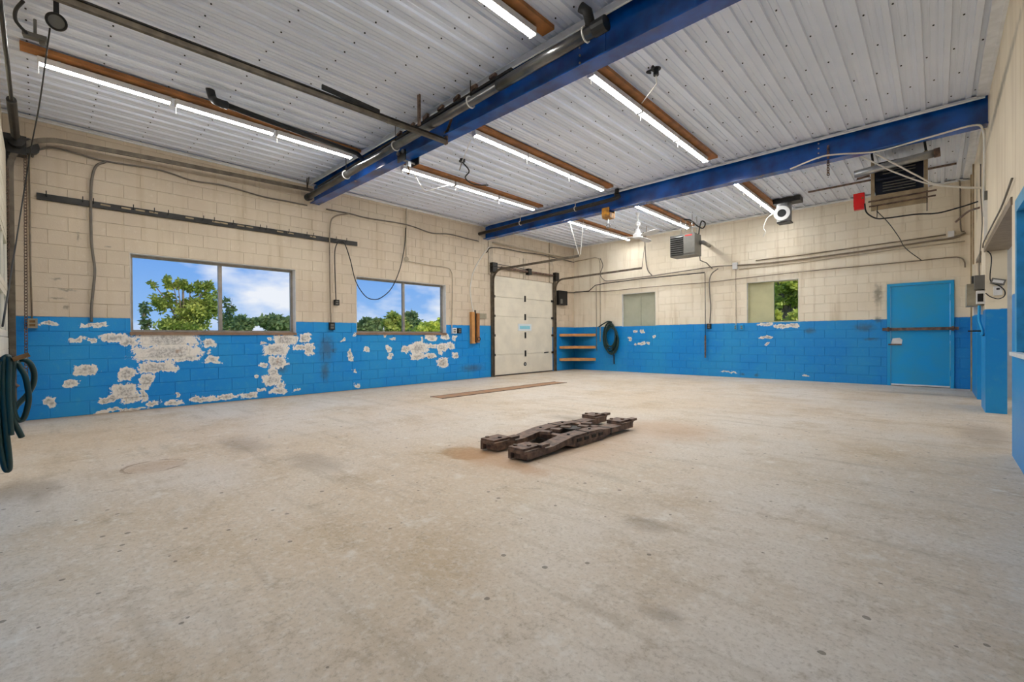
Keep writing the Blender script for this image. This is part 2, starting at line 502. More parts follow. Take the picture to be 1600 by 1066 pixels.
class MB:
    def __init__(self):
        self.v, self.f = [], []

    def add(self, vs, fs):
        n = len(self.v)
        self.v += [Vector(q) for q in vs]
        self.f += [tuple(i + n for i in q) for q in fs]
        return self

    def box(self, x0, y0, z0, x1, y1, z1, bev=0.0):
        x0, x1 = min(x0, x1), max(x0, x1)
        y0, y1 = min(y0, y1), max(y0, y1)
        z0, z1 = min(z0, z1), max(z0, z1)
        return self.add([(x0, y0, z0), (x1, y0, z0), (x1, y1, z0), (x0, y1, z0), (x0, y0, z1), (x1, y0, z1), (x1, y1, z1), (x0, y1, z1)],
                        [(0, 3, 2, 1), (4, 5, 6, 7), (0, 1, 5, 4), (1, 2, 6, 5), (2, 3, 7, 6), (3, 0, 4, 7)])

    def obox(self, c, ax, ay, az):
        """box with half axes ax, ay, az"""
        c, ax, ay, az = Vector(c), Vector(ax), Vector(ay), Vector(az)
        vs = [c + sx * ax + sy * ay + sz * az for sz in (-1, 1) for sx, sy in ((-1, -1), (1, -1), (1, 1), (-1, 1))]
        return self.add(vs, [(0, 3, 2, 1), (4, 5, 6, 7), (0, 1, 5, 4), (1, 2, 6, 5), (2, 3, 7, 6), (3, 0, 4, 7)])

    def bar(self, p0, p1, w, h, up=(0, 0, 1)):
        p0, p1 = Vector(p0), Vector(p1)
        d = p1 - p0
        u = Vector(up)
        s = d.cross(u)
        s = s.normalized() if s.length > 1e-6 else Vector((1, 0, 0))
        u = s.cross(d).normalized()
        return self.obox((p0 + p1) / 2, d / 2, s * w / 2, u * h / 2)

    def tube(self, pts, r, n=8, closed=False, caps=True):
        pts = [Vector(q) for q in pts]
        base = len(self.v)
        prev = None
        k = len(pts)
        for i, q in enumerate(pts):
            a = pts[i - 1] if (i > 0 or closed) else q
            b = pts[(i + 1) % k] if (i < k - 1 or closed) else q
            t = (b - a).normalized()
            if prev is None:
                prev = Vector((0, 0, 1)) if abs(t.z) < 0.9 else Vector((1, 0, 0))
            s = t.cross(prev)
            s = s.normalized() if s.length > 1e-6 else t.orthogonal().normalized()
            u = s.cross(t).normalized()
            prev = u
            rr = r[i] if isinstance(r, (list, tuple)) else r
            for j in range(n):
                an = 2 * math.pi * j / n
                self.v.append(q + (math.cos(an) * s + math.sin(an) * u) * rr)
        m = k if closed else k - 1
        for i in range(m):
            for j in range(n):
                a = base + i * n + j
                b = base + i * n + (j + 1) % n
                c = base + ((i + 1) % k) * n + (j + 1) % n
                d = base + ((i + 1) % k) * n + j
                self.f.append((a, b, c, d))
        if caps and not closed:
            self.f.append(tuple(base + j for j in reversed(range(n))))
            self.f.append(tuple(base + (k - 1) * n + j for j in range(n)))
        return self

    def prism(self, poly, ext):
        """closed polygon of 3-D points extruded by a vector"""
        e = Vector(ext)
        n = len(poly)
        vs = [Vector(q) for q in poly] + [Vector(q) + e for q in poly]
        fs = [tuple(reversed(range(n))), tuple(range(n, 2 * n))]
        fs += [(i, (i + 1) % n, n + (i + 1) % n, n + i) for i in range(n)]
        return self.add(vs, fs)

    def torus(self, c, ax, R, r, n=24, m=8):
        ax = Vector(ax).normalized()
        s = ax.orthogonal().normalized()
        u = ax.cross(s)
        return self.tube([Vector(c) + (math.cos(2 * math.pi * i / n) * s + math.sin(2 * math.pi * i / n) * u) * R for i in range(n)], r, m, True)

    def build(self, name, mat, parent=None, smooth=False, org=None):
        me = bpy.data.meshes.new(name)
        vs = self.v
        lo = Vector([min(q[i] for q in vs) for i in range(3)])
        hi = Vector([max(q[i] for q in vs) for i in range(3)])
        o0 = Vector(org) if org is not None else Vector(((lo.x + hi.x) / 2, (lo.y + hi.y) / 2, lo.z))
        me.from_pydata([tuple(q - o0) for q in vs], [], self.f)
        me.update()
        if smooth:
            for pl in me.polygons:
                pl.use_smooth = True
        me.materials.append(mat)
        o = bpy.data.objects.new(name, me)
        C.objects.link(o)
        ORG[o.name] = o0
        if parent is not None:
            o.parent = parent
            o.location = o0 - ORG[parent.name]
        else:
            o.location = o0
        return o


def smooth_path(pts, n=8):
    """Catmull-Rom through the points"""
    pts = [Vector(q) for q in pts]
    if len(pts) < 3:
        return pts
    out = []
    P = [pts[0] * 2 - pts[1]] + pts + [pts[-1] * 2 - pts[-2]]
    for i in range(1, len(P) - 2):
        for k in range(n):
            t = k / n
            a, b, c, d = P[i - 1], P[i], P[i + 1], P[i + 2]
            out.append(0.5 * ((2 * b) + (c - a) * t + (2 * a - 5 * b + 4 * c - d) * t * t + (3 * b - a - 3 * c + d) * t ** 3))
    out.append(pts[-1])
    return out


def tag(o, label=None, cat=None, group=None, kind=None):
    if label:
        o['label'] = label
    if cat:
        o['category'] = cat
    if group:
        o['group'] = group
    if kind:
        o['kind'] = kind
    return o


def empty(name, loc, label=None, cat=None, group=None, kind=None):
    o = bpy.data.objects.new(name, None)
    o.empty_display_size = 0.1
    C.objects.link(o)
    o.location = Vector(loc)
    ORG[o.name] = Vector(loc)
    return tag(o, label, cat, group, kind)


def copy_tree(o, loc, parent=None):
    c = o.copy()
    C.objects.link(c)
    c.parent = parent
    c.location = Vector(loc)
    ORG[c.name] = Vector(loc) if parent is None else ORG[parent.name] + Vector(loc)
    for ch in list(o.children):
        copy_tree(ch, ch.location.copy(), c)
    return c


def B(*a):
    return MB().box(*a)


# ================================================================== STRUCTURE
fl = B(XA - 0.3, YF - 0.3, -0.12, XR + 3.2, YB + 0.25, 0.0).build('floor', M['floor'])
tag(fl, 'worn beige concrete floor with stains and pits', kind='structure')
lawn = B(-90, -40, -0.4, 60, 90, -0.16).build('lawn', M['grass'])
tag(lawn, 'grass around the building', kind='structure')


def wall_with_holes(name, mat, plane_ax, face, back, u0, u1, z0, z1, holes, label):
    """wall slab between coordinates face and back on axis plane_ax, cut by rectangular holes (u0,u1,z0,z1)"""
    us = sorted(set([u0, u1] + [h[0] for h in holes] + [h[1] for h in holes]))
    zs = sorted(set([z0, z1] + [h[2] for h in holes] + [h[3] for h in holes]))
    mb = MB()
    for i in range(len(us) - 1):
        run = None
        for j in range(len(zs) - 1):
            cu, cz = (us[i] + us[i + 1]) / 2, (zs[j] + zs[j + 1]) / 2
            solid = not any(h[0] < cu < h[1] and h[2] < cz < h[3] for h in holes)
            if solid:
                if run is None:
                    run = [zs[j], zs[j + 1]]
                else:
                    run[1] = zs[j + 1]
            if run and (not solid or j == len(zs) - 2):
                if plane_ax == 0:
                    mb.box(face, us[i], run[0], back, us[i + 1], run[1])
                else:
                    mb.box(us[i], face, run[0], us[i + 1], back, run[1])
                run = None
    o = mb.build(name, mat)
    return tag(o, label, kind='structure')


# openings (u0, u1, z0, z1)
WA = [(0.965, 3.38, 1.185, 2.395), (4.615, 6.985, 1.19, 2.39)]
GD = (8.62, 11.27, -0.01, 2.80)
WB = [(-7.07, -5.98, 1.39, 2.39), (-3.515, -2.385, 1.40, 2.42)]
DB = (-0.77, 0.245, -0.01, 2.14)
OP = [(5.85, 8.83, -0.01, 2.19), (9.60, 10.55, -0.01, 2.24)]
RWIN = (3.6, 5.36, 0.92, 2.08)
JD = 0.007           # depth of the block joints
wall_left = wall_with_holes('wall_left', M['wallA'], 0, XA - JD, XA - 0.22, YF - 0.2, YB + 0.22, 0, 4.3, WA + [GD], 'cream and blue painted block wall with peeling paint and wide windows')
wall_back = wall_with_holes('wall_back', M['wallB'], 1, YB + JD, YB + 0.22, XA - 0.22, XR + 0.2, 0, 4.3, WB + [DB], 'cream and blue painted block wall with the blue door')
wall_right = wall_with_holes('wall_right', M['wallR'], 0, XR, XR + 0.2, YF - 0.2, YB + JD, 0, 4.3, OP + [RWIN], 'cream and blue plastered wall with two openings')
FD = (-8.45, -4.85, -0.01, 3.45)
wall_front = wall_with_holes('wall_front', M['wallR'], 1, YF, YF - 0.2, XA - 0.0, XR, 0, 4.3, [FD], 'cream and blue wall around the front overhead door')


def lay_blocks(parent, mat, axis, u0, u1, holes, fn, limit=300):
    """painted concrete blocks in running bond; each one an object, meshes shared between equal sizes"""
    blocks = []
    J = 0.004
    z = 0.0
    k = 0
    while z < 4.09:
        z1 = min(z + 0.2, 4.10)
        u = u0 - (0.2 if k % 2 else 0.0)
        while u < u1:
            a, b = max(u, u0), min(u + 0.4, u1)
            segs = [(a, b, z, z1)]
            for h in holes:
                nxt = []
                for (p, q, r, s) in segs:
                    if q <= h[0] or p >= h[1] or s <= h[2] or r >= h[3]:
                        nxt.append((p, q, r, s))
                        continue
                    if p < h[0]:
                        nxt.append((p, h[0], r, s))
                    if q > h[1]:
                        nxt.append((h[1], q, r, s))
                    pm, qm = max(p, h[0]), min(q, h[1])
                    if r < h[2]:
                        nxt.append((pm, qm, r, h[2]))
                    if s > h[3]:
                        nxt.append((pm, qm, h[3], s))
                segs = nxt
            blocks += [s for s in segs if s[1] - s[0] > 0.025 and s[3] - s[2] > 0.025]
            u += 0.4
        z += 0.2
        k += 1

    def size(s):
        x, y = fn((s[0] + s[1]) / 2)
        d = -x * math.sin(YAW) + y * math.cos(YAW)
        return -((s[1] - s[0]) * (s[3] - s[2]) / max(0.5, d) ** 2) if d > 0 else 0
    blocks.sort(key=size)
    cache = {}
    rest = MB()

    def verts(s, c):
        w, h = (s[1] - s[0]) / 2 - J, (s[3] - s[2]) / 2 - J
        ch = 0.003
        out = []
        for (d, sh) in ((JD + 0.001, 0.0), (ch, 0.0), (0.0, ch)):
            for (sx, sz) in ((-1, -1), (1, -1), (1, 1), (-1, 1)):
                uu, zz = sx * (w - sh), sz * (h - sh)
                out.append((uu, zz, d))
        return out
    faces = [(8, 9, 10, 11)]
    for r in (0, 4):
        faces += [(r + i, r + (i + 1) % 4, r + 4 + (i + 1) % 4, r + 4 + i) for i in range(4)]

    def world(s, q):
        uu, zz, d = q
        cu, cz = (s[0] + s[1]) / 2, (s[2] + s[3]) / 2
        return (XA - d, cu + uu, cz + zz) if axis == 1 else (cu + uu, YB + d, cz + zz)
    for i, s in enumerate(blocks):
        vs = [world(s, q) for q in verts(s, 0)]
        if i >= limit:
            rest.add(vs, faces)
            continue
        key = (round(s[1] - s[0], 3), round(s[3] - s[2], 3))
        cx = Vector(world(s, (0, 0, 0)))
        jit = random.uniform(-0.0012, 0.0015)
        cx2 = cx + (Vector((jit, 0, 0)) if axis == 1 else Vector((0, jit, 0)))
        if key not in cache:
            me = bpy.data.meshes.new('block')
            me.from_pydata([tuple(Vector(q) - cx) for q in vs], [], faces)
            me.materials.append(mat)
            cache[key] = me
        o = bpy.data.objects.new('block', cache[key])
        C.objects.link(o)
        o.parent = parent
        o.location = cx2 - ORG[parent.name]
    if rest.v:
        tag(rest.build('block_field', mat, parent), kind='stuff')


lay_blocks(wall_left, M['wallA'], 1, YF, YB, WA + [(GD[0] - 0.02, GD[1] + 0.02, -1, GD[3])], lambda u: (XA, u))
lay_blocks(wall_back, M['wallB'], 0, XA, XR, WB + [DB], lambda u: (u, YB))

# annex beyond the right-hand openings
ax = MB()
ax.box(XR + 3.0, YF, 0, XR + 3.1, YB, 2.9)
ax.box(XR + 0.2, 11.2, 0, XR + 3.0, 11.3, 2.9)
ax.box(XR + 0.2, 2.4, 0, XR + 3.0, 2.5, 2.9)
tag(ax.build('wall_annex', M['annex']), 'pale walls of the side room', kind='structure')
tag(B(XR + 0.2, 2.4, 2.75, XR + 3.1, 11.3, 2.9).build('ceiling_annex', M['annex']), 'pale ceiling of the side room', kind='structure')

# unseen roof slab, added to keep sky light out of the room
roof = B(XA - 0.3, YF - 0.3, 4.30, XR + 3.2, YB + 0.3, 4.45).build('roof', M['concrete2'])
tag(roof, 'unseen roof slab added to keep sky light out', kind='structure')

# ------------------------------------------------------------------ ceiling of ribbed steel panels
PITCH = 0.2125
ceiling = B(XA, YF, 4.16, XR, YB, 4.19).build('ceiling', M['ceil'])
tag(ceiling, 'ribbed white steel ceiling', kind='structure')
prof = []
for i in range(4):
    u = i * PITCH
    prof += [(u + 0.000, 0.0), (u + 0.006, -0.027), (u + 0.054, -0.027), (u + 0.060, 0.0),
             (u + 0.098, 0.0), (u + 0.102, -0.006), (u + 0.112, -0.006), (u + 0.116, 0.0),
             (u + 0.156, 0.0), (u + 0.160, -0.006), (u + 0.170, -0.006), (u + 0.174, 0.0)]
prof.append((4 * PITCH, 0.0))
BAYS = [(YF, 3.66), (3.86, 8.27), (8.45, YB)]
screws = MB()
for (y0, y1) in BAYS:
    vs = [(u, y, z) for (u, z) in prof for y in (y0, y1)]
    fs = [(2 * i, 2 * i + 2, 2 * i + 3, 2 * i + 1) for i in range(len(prof) - 1)]
    me = None
    for k in range(11):
        x = XA - 0.003 + k * 4 * PITCH
        if me is None:
            me = bpy.data.meshes.new('ceiling_panel')
            me.from_pydata(vs, [], fs)
            me.materials.append(M['ceil'])
        o = bpy.data.objects.new('ceiling_panel', me)
        C.objects.link(o)
        o.parent = ceiling
        o.location = Vector((x, 0, ZC + (0.0015 if k % 2 else 0.0))) - ORG['ceiling']
    nrow = 7
    for r in range(nrow):
        y = y0 + 0.25 + r * (y1 - y0 - 0.5) / (nrow - 1)
        for k in range(44):
            x = XA + 0.080 + k * PITCH + (0.056 if (r % 2) else 0)
            if x > XR - 0.1:
                continue
            screws.add([(x + 0.008 * math.cos(a), y + 0.008 * math.sin(a), zz) for zz in (ZC + 0.001, ZC - 0.008) for a in [j * math.pi / 3 for j in range(6)]],
                       [(11, 10, 9, 8, 7, 6)] + [(j, (j + 1) % 6, 6 + (j + 1) % 6, 6 + j) for j in range(6)])
tag(screws.build('screw_heads', M['dark'], ceiling), kind='stuff')

# ceiling trims
n = 0


def trim(mb, label):
    global n
    n += 1
    return tag(mb.build('trim_%d' % n, M['trim']), label, kind='structure')


trim(MB().box(XA, YF, ZT, XA + 0.03, YB, ZC).box(XA, YF, ZC - 0.031, XA + 0.11, YB, ZC - 0.027), 'white ceiling trim along the window wall')
trim(MB().box(XA, YB - 0.03, ZT, XR, YB, ZC).box(XA, YB - 0.11, ZC - 0.031, XR, YB, ZC - 0.027), 'white ceiling trim along the back wall')
trim(MB().box(XR - 0.03, YF, ZT, XR, 3.6, ZC).box(XR - 0.03, 3.9, ZT, XR, 8.2, ZC).box(XR - 0.03, 8.5, ZT, XR, YB, ZC)
     .box(XR - 0.11, YF, ZC - 0.031, XR, 3.6, ZC - 0.027).box(XR - 0.11, 3.9, ZC - 0.031, XR, 8.2, ZC - 0.027).box(XR - 0.11, 8.5, ZC - 0.031, XR, YB, ZC - 0.027),
     'white ceiling trim along the right wall')
trim(MB().box(XA + .03, 3.575, ZC - 0.031, XR - .03, 3.66, ZC - 0.027).box(XA + .03, 3.655, ZC - 0.045, XR - .03, 3.66, ZC - 0.027), 'white ceiling trim in front of the first blue beam')
trim(MB().box(XA + .03, 8.19, ZC - 0.031, XR - .03, 8.27, ZC - 0.027).box(XA + .03, 8.262, ZC - 0.045, XR - .03, 8.27, ZC - 0.027), 'white ceiling trim in front of the second blue beam')


# ------------------------------------------------------------------ steel beams
def steel_beam(y0, y1, zb, label, bolts, splice):
    ym = (y0 + y1) / 2
    t = empty('steel_beam', ((XA + XR) / 2, ym, zb), label, 'beam', 'blue steel ceiling beams')
    B(XA + 0.005, ym - 0.006, zb + 0.013, XR - 0.002, ym + 0.006, 4.135).build('web', M['blue_beam'], t)
    B(XA + 0.005, y0, zb, XR - 0.002, y1, zb + 0.014).build('bottom_flange', M['blue_beam'], t)
    B(XA + 0.005, y0 + 0.01, 4.125, XR - 0.002, y1 - 0.01, 4.138).build('top_flange', M['rust'], t)
    for x in splice:
        pl_ = B(x - 0.16, ym - 0.012, zb + 0.03, x + 0.16, ym - 0.006, 4.09).build('splice_plate', M['blue_beam'], t)
        for i in range(4):
            z = zb + 0.08 + i * 0.075
            MB().tube([(x - 0.13, ym - 0.026, z), (x - 0.13, ym - 0.011, z)], 0.011, 6).build('bolt', M['galv'], pl_)
    return t


steel_beam(3.665, 3.845, 3.715, 'blue painted steel beam carrying the grey exhaust pipe and door track end', 4, [-2.45])
steel_beam(8.265, 8.44, 3.73, 'blue painted steel beam nearer the back wall with yellow hoist trolley', 4, [-1.20])

# ------------------------------------------------------------------ windows
def window(name, wall, hole, label, splits, kinds, frame_mat, sill=True, inset=0.13, fw=0.045):
    u0, u1, z0, z1 = hole

    def bx(a, b, c, d, d0, d1):
        # box at u a..b, z c..d, depth d0..d1 behind the wall face
        if wall == 'A':
            return MB().box(XA - d1, a, c, XA - d0, b, d)
        return MB().box(a, YB + d0, c, b, YB + d1, d)
    org = (XA - inset, (u0 + u1) / 2, z0) if wall == 'A' else ((u0 + u1) / 2, YB + inset, z0)
    t = empty(name, org, label, kind='structure')
    d0, d1 = inset, inset + 0.05
    mb = bx(u0, u1, z0, z0 + fw, d0, d1)
    for q in (bx(u0, u1, z1 - fw, z1, d0, d1), bx(u0, u0 + fw, z0 + fw, z1 - fw, d0, d1), bx(u1 - fw, u1, z0 + fw, z1 - fw, d0, d1)):
        mb.add(q.v, q.f)
    mb.build('window_frame', frame_mat, t)
    edges = [u0 + fw] + [u0 + s * (u1 - u0) for s in splits] + [u1 - fw]
    for s in splits:
        m = u0 + s * (u1 - u0)
        bx(m - 0.028, m + 0.028, z0 + fw, z1 - fw, d0 - 0.005, d1 - 0.002).build('mullion', frame_mat, t)
    for i, kd in enumerate(kinds):
        a, b = edges[i] + (0.028 if i > 0 else 0), edges[i + 1] - (0.028 if i < len(kinds) - 1 else 0)
        bx(a, b, z0 + fw, z1 - fw, d0 + 0.020, d0 + 0.026).build('pane', kd, t)
    # reveal lining
    lin_ = bx(u0 - 0.0, u0 + 0.006, z0, z1, -0.002, d0)
    for q in (bx(u1 - 0.006, u1, z0, z1, -0.002, d0), bx(u0 + 0.006, u1 - 0.006, z1 - 0.006, z1, -0.002, d0)):
        lin_.add(q.v, q.f)
    lin_.build('reveal', M['white'], t)
    if sill:
        bx(u0 - 0.01, u1 + 0.01, z0 - 0.035, z0 + 0.008, -0.02, d0).build('window_sill', M['brown'], t)
    return t


window('window_1', 'A', WA[0], 'wide two-pane window with a leafy tree outside', [0.50], [M['glass'], M['glass']], M['alu'])
window('window_2', 'A', WA[1], 'two-pane window beside the garage door with bushes outside', [0.52], [M['glass'], M['glass']], M['alu'])
window('window_3', 'B', WB[0], 'small window closed by two grey-green panels', [0.52], [M['board'], M['board']], M['board'], False, 0.08, 0.03)
window('window_4', 'B', WB[1], 'small window half closed by a yellow-green panel, half clear', [0.50], [M['board2'], M['glass']], M['board2'], False, 0.08, 0.03)

# ------------------------------------------------------------------ blue back door
d1 = empty('door_1', ((DB[0] + DB[1]) / 2, YB, 0), 'flat blue steel door barred with a dark flat bar', kind='structure')
f = MB()
f.box(DB[0], YB - 0.035, 0, DB[0] + 0.055, YB + 0.10, DB[3]).box(DB[1] - 0.055, YB - 0.035, 0, DB[1], YB + 0.10, DB[3]).box(DB[0] + 0.055, YB - 0.035, DB[3] - 0.055, DB[1] - 0.055, YB + 0.10, DB[3])
f.build('door_frame', M['blue_door'], d1)
leaf = B(DB[0] + 0.06, YB - 0.015, 0.04, DB[1] - 0.06, YB + 0.03, DB[3] - 0.06).build('door_leaf', M['blue_door'], d1)
B(DB[0] + 0.06, YB - 0.028, 0.012, DB[1] - 0.06, YB + 0.02, 0.042).build('bottom_strip', M['white'], d1)  # plain white strip under the door leaf
B(DB[0] + 0.055, YB - 0.01, 0.0, DB[1] - 0.055, YB + 0.1, 0.011).build('threshold', M['dark'], d1)
z = pb(1440, 514).z
B(pb(1379, 514).x, YB - 0.075, z - 0.03, pb(1498, 514).x, YB - 0.055, z + 0.03).build('security_bar', M['rust'], d1)
for x in (DB[0] + 0.02, DB[1] - 0.02):
    B(x - 0.018, YB - 0.085, z - 0.045, x + 0.018, YB - 0.034, z + 0.045).build('bar_bracket', M['rust'], d1)
zp = pb(1400, 534).z
mp_ = MB()
px0, px1 = pb(1392, 534).x, pb(1409, 534).x
mp_.prism([(px0, YB - 0.021, zp - 0.05), (px1, YB - 0.021, zp - 0.05), (px1 + .01, YB - 0.021, zp + 0.04), (px1 - .03, YB - 0.021, zp + 0.08), (px0 + .03, YB - 0.021, zp + 0.07)], (0, 0.007, 0))
mp_.build('scratched_plate', M['white'], leaf)
B(px0 - 0.04, YB - 0.038, zp - 0.075, px1, YB - 0.014, zp - 0.045).build('latch', M['rust'], leaf)
for zz in (0.3, 1.0, 1.8):
    MB().tube([(DB[1] - 0.056, YB - 0.03, zz - 0.06), (DB[1] - 0.056, YB - 0.03, zz + 0.06)], 0.011, 8).build('hinge', M['blue_door'], d1)
# ------------------------------------------------------------------ garage door in the left wall (closed)
d2 = empty('door_2', (XA, (GD[0] + GD[1]) / 2, 0), 'cream sectional overhead door with dark tracks beside the wooden corner shelves', kind='structure')
zs = [0.02, 0.60, 1.14, 1.68, 2.22, 2.80]
gx = XA - 0.03
for i in range(5):
    a, b = zs[i], zs[i + 1] - 0.006
    mb = MB()
    nrib = 4
    hh = (b - a) / nrib
    for k in range(nrib):
        mb.box(gx - 0.03, GD[0] + 0.02, a + k * hh + 0.004, gx + 0.012, GD[1] - 0.02, a + (k + 1) * hh - 0.004)
    mb.box(gx - 0.03, GD[0] + 0.02, a, gx + 0.009, GD[1] - 0.02, b)
    s = mb.build('door_section', M['gdoor'], d2)
    if i > 0:
        ym = pa(821, 500).y
        B(gx + 0.012, ym - 0.025, a - 0.09, gx + 0.035, ym + 0.025, a + 0.09).build('centre_hinge', M['dark'], s)
        for yy in (GD[0] + 0.03, GD[1] - 0.03):
            B(gx + 0.012, yy - 0.04, a - 0.035, gx + 0.05, yy + 0.04, a + 0.03).build('roller_hinge', M['dark'], s)
    if i == 0:
        q = pa(821, 569)
        MB().torus((gx + 0.018, q.y, q.z), (1, 0, 0), 0.045, 0.014, 16, 6).build('lock_ring', M['dark'], s)
        MB().tube([(gx + 0.012, q.y, q.z), (gx + 0.03, q.y, q.z)], 0.025, 10).build('lock_cylinder', M['galv'], s)
        B(gx + 0.012, GD[0] + 0.02, 0.0, gx + 0.02, GD[1] - 0.02, 0.03).build('bottom_seal', M['black'], s)
    if i == 1:
        q = pa(854, 551)
        MB().bar((gx + 0.02, q.y - 0.10, q.z), (gx + 0.02, q.y + 0.10, q.z + 0.01), 0.02, 0.03).build('lift_handle', M['dark'], s)
    if i == 2:
        q0, q1 = pa(810, 506), pa(831, 517)
        st = B(gx + 0.012, q0.y, q1.z, gx + 0.016, q1.y, q0.z).build('sticker', M['stickerw'], s)
        tag(st, 'white sticker with a pale blue band')
        B(gx + 0.016, q0.y + 0.07, q1.z + 0.05, gx + 0.018, q1.y - 0.07, q0.z - 0.06).build('sticker_band', M['stickerb'], st)
B(gx - 0.04, GD[0] + 0.02, 0.0, gx - 0.032, GD[1] - 0.02, 2.8).build('gap_light_stop', M['gdoor'], d2)  # unseen sheet added to stop sky light showing through the section gaps
for (ye, end, zt) in ((GD[0] - 0.05, (905, 400), 2.92), (GD[1] + 0.05, (1003, 419), 2.9)):
    hx = pyy(end[0], end[1], ye)
    R = 0.30
    pts = [(XA + 0.07, ye, 0.0), (XA + 0.07, ye, zt - R)]
    zz0 = zt
    for k in range(1, 9):
        an = math.pi / 2 * k / 8
        pts.append((XA + 0.07 + R * (1 - math.cos(an)), ye, zt - R + R * math.sin(an)))
    pts.append((hx.x, ye, hx.z))
    mb = MB()
    for i in range(len(pts) - 1):
        mb.bar(pts[i], pts[i + 1], 0.055, 0.02, (0, 1, 0) if i else (0, 1, 0))
    mb.build('track', M['track'], d2)
    B(XA + 0.002, ye - 0.05, 0, XA + 0.055, ye + 0.045, 2.85).build('track_angle', M['track'], d2)
    B(XA + 0.0, ye - 0.09, 2.86, XA + 0.15, ye + 0.09, 3.12).build('bearing_plate', M['dark'], d2)
    MB().tube([(XA + 0.085, ye - 0.07, 3.02), (XA + 0.085, ye + 0.07, 3.02)], 0.07, 12).build('cable_drum', M['dark'], d2)
MB().tube([(XA + 0.085, GD[0] - 0.2, 3.02), (XA + 0.085, GD[1] + 0.1, 3.02)], 0.014, 8).build('torsion_shaft', M['dark'], d2)
MB().tube([(XA + 0.085, GD[0] + 0.25, 3.02), (XA + 0.085, GD[1] - 0.12, 3.02)], 0.035, 10).build('torsion_spring', M['rust'], d2)
ymid = (GD[0] + GD[1]) / 2 + 0.08
B(XA + 0.02, ymid - 0.07, 2.93, XA + 0.14, ymid + 0.07, 3.11).build('spring_anchor', M['dark'], d2)
B(XA + 0.0, ymid - 0.17, 2.80, XA + 0.018, ymid - 0.06, 3.40).build('anchor_board', M['paintcond'], d2)
B(XA + 0.0, GD[0] - 0.18, 2.80, XA + 0.03, GD[0] - 0.02, 3.70).build('header_post', M['paintcond'], d2)
B(XA + 0.0, GD[1] - 0.2, 2.80, XA + 0.05, GD[1] - 0.05, 4.05).build('hanger_post', M['paintcond'], d2)
# rods that carry the two track ends
for (px0_, py0_, px1_, py1_) in ((905, 400, 889, 343), (907, 398, 912, 343)):
    e0 = pyy(px0_, py0_, GD[0] - 0.05)
    e1 = pz(px1_, py1_, ZC)
    MB().tube([e0, e1], 0.008, 6).build('hanger_rod', M['wcable'], d2)
e0 = pyy(1003, 419, GD[1] + 0.05)
e1 = pyy(1011, 375, GD[1] + 0.2)
MB().tube([e0, (e1.x, e1.y, ZC)], 0.008, 6).build('hanger_rod', M['conduit'], d2)

# ------------------------------------------------------------------ overhead door in the front wall
d3 = empty('door_3', ((FD[0] + FD[1]) / 2, YF, 0), 'cream overhead door with glazed sections in the front wall', kind='structure')
zf = [0.0, 0.56, 1.12, 1.68, 2.36, 2.92, 3.47]
for i in range(6):
    a, b = zf[i] + 0.004, zf[i + 1] - 0.004
    if i in (2, 3):
        mb = MB()
        mb.box(FD[0] - 0.03, YF + 0.002, a, FD[1] + 0.03, YF + 0.04, a + 0.07).box(FD[0] - 0.03, YF + 0.002, b - 0.07, FD[1] + 0.03, YF + 0.04, b)
        xs = [FD[0] - 0.03 + k * (FD[1] - FD[0] + 0.06) / 4 for k in range(5)]
        for k, x in enumerate(xs):
            mb.box(x - (0 if k == 0 else 0.04), YF + 0.002, a + 0.07, x + (0 if k == 4 else 0.04), YF + 0.04, b - 0.07)
        s = mb.build('door_section', M['gdoor'], d3)
        for k in range(4):
            B(xs[k] + 0.04, YF + 0.018, a + 0.07, xs[k + 1] - 0.04, YF + 0.024, b - 0.07).build('pane', M['glass'], s)
    else:
        mb = MB()
        for k in range(4):
            mb.box(FD[0] - 0.03, YF + 0.002, a + k * (b - a) / 4 + 0.004, FD[1] + 0.03, YF + 0.042, a + (k + 1) * (b - a) / 4 - 0.004)
        mb.box(FD[0] - 0.03, YF + 0.002, a, FD[1] + 0.03, YF + 0.038, b)
        mb.build('door_section', M['gdoor'], d3)
# left track: up the jamb, curve, back along the window wall
xl = -8.60
pts = [(xl, YF + 0.075, 0.0), (xl, YF + 0.075, 3.30)]
e1, e2 = at(250, 250, 0, xl), at(490, 298, 0, xl)
for k in range(1, 10):
    an = math.pi / 2 * k / 9
    pts.append((xl, YF + 0.075 + 0.5 * (1 - math.cos(an)), 3.30 + 0.47 * math.sin(an)))
pts += [tuple(e1), tuple(e2)]
mb = MB()
for i in range(len(pts) - 1):
    mb.bar(pts[i], pts[i + 1], 0.06, 0.024, (1, 0, 0))
mb.build('left_track', M['track'], d3)
B(xl - 0.10, YF + 0.001, 0, xl - 0.03, YF + 0.06, 3.5).build('track_angle', M['dark'], d3)
xr = -4.68
a0, a1 = at(180, 30, 0, xr), at(697, 222, 0, xr)
a_ = a0 + (a0 - a1) * 0.06
mb = MB()
pts = [(xr, YF + 0.075, 0.0), (xr, YF + 0.075, 3.28)]
for k in range(1, 9):
    an = math.pi / 2 * k / 8
    pts.append((xr, YF + 0.075 + 0.24 * (1 - math.cos(an)), 3.28 + (a_.z - 3.28) * math.sin(an)))
pts.append(tuple(a1))
for i in range(len(pts) - 1):
    mb.bar(pts[i], pts[i + 1], 0.05, 0.04, (1, 0, 0))
mb.build('right_track', M['track'], d3)
MB().bar(Vector(pts[-2]) + Vector((0, 0, 0.026)), Vector(pts[-1]) + Vector((0, 0, 0.026)), 0.075, 0.012).build('track_web', M['dark'], d3)
q0, q1 = at(503, 143, 0, xr), at(593, 182, 0, xr)
MB().bar(q0 + Vector((0, 0, .05)), q1 + Vector((0, 0, .05)), 0.02, 0.05).build('track_stiffener', M['dark'], d3)
h0 = at(655, 196, 0, xr)
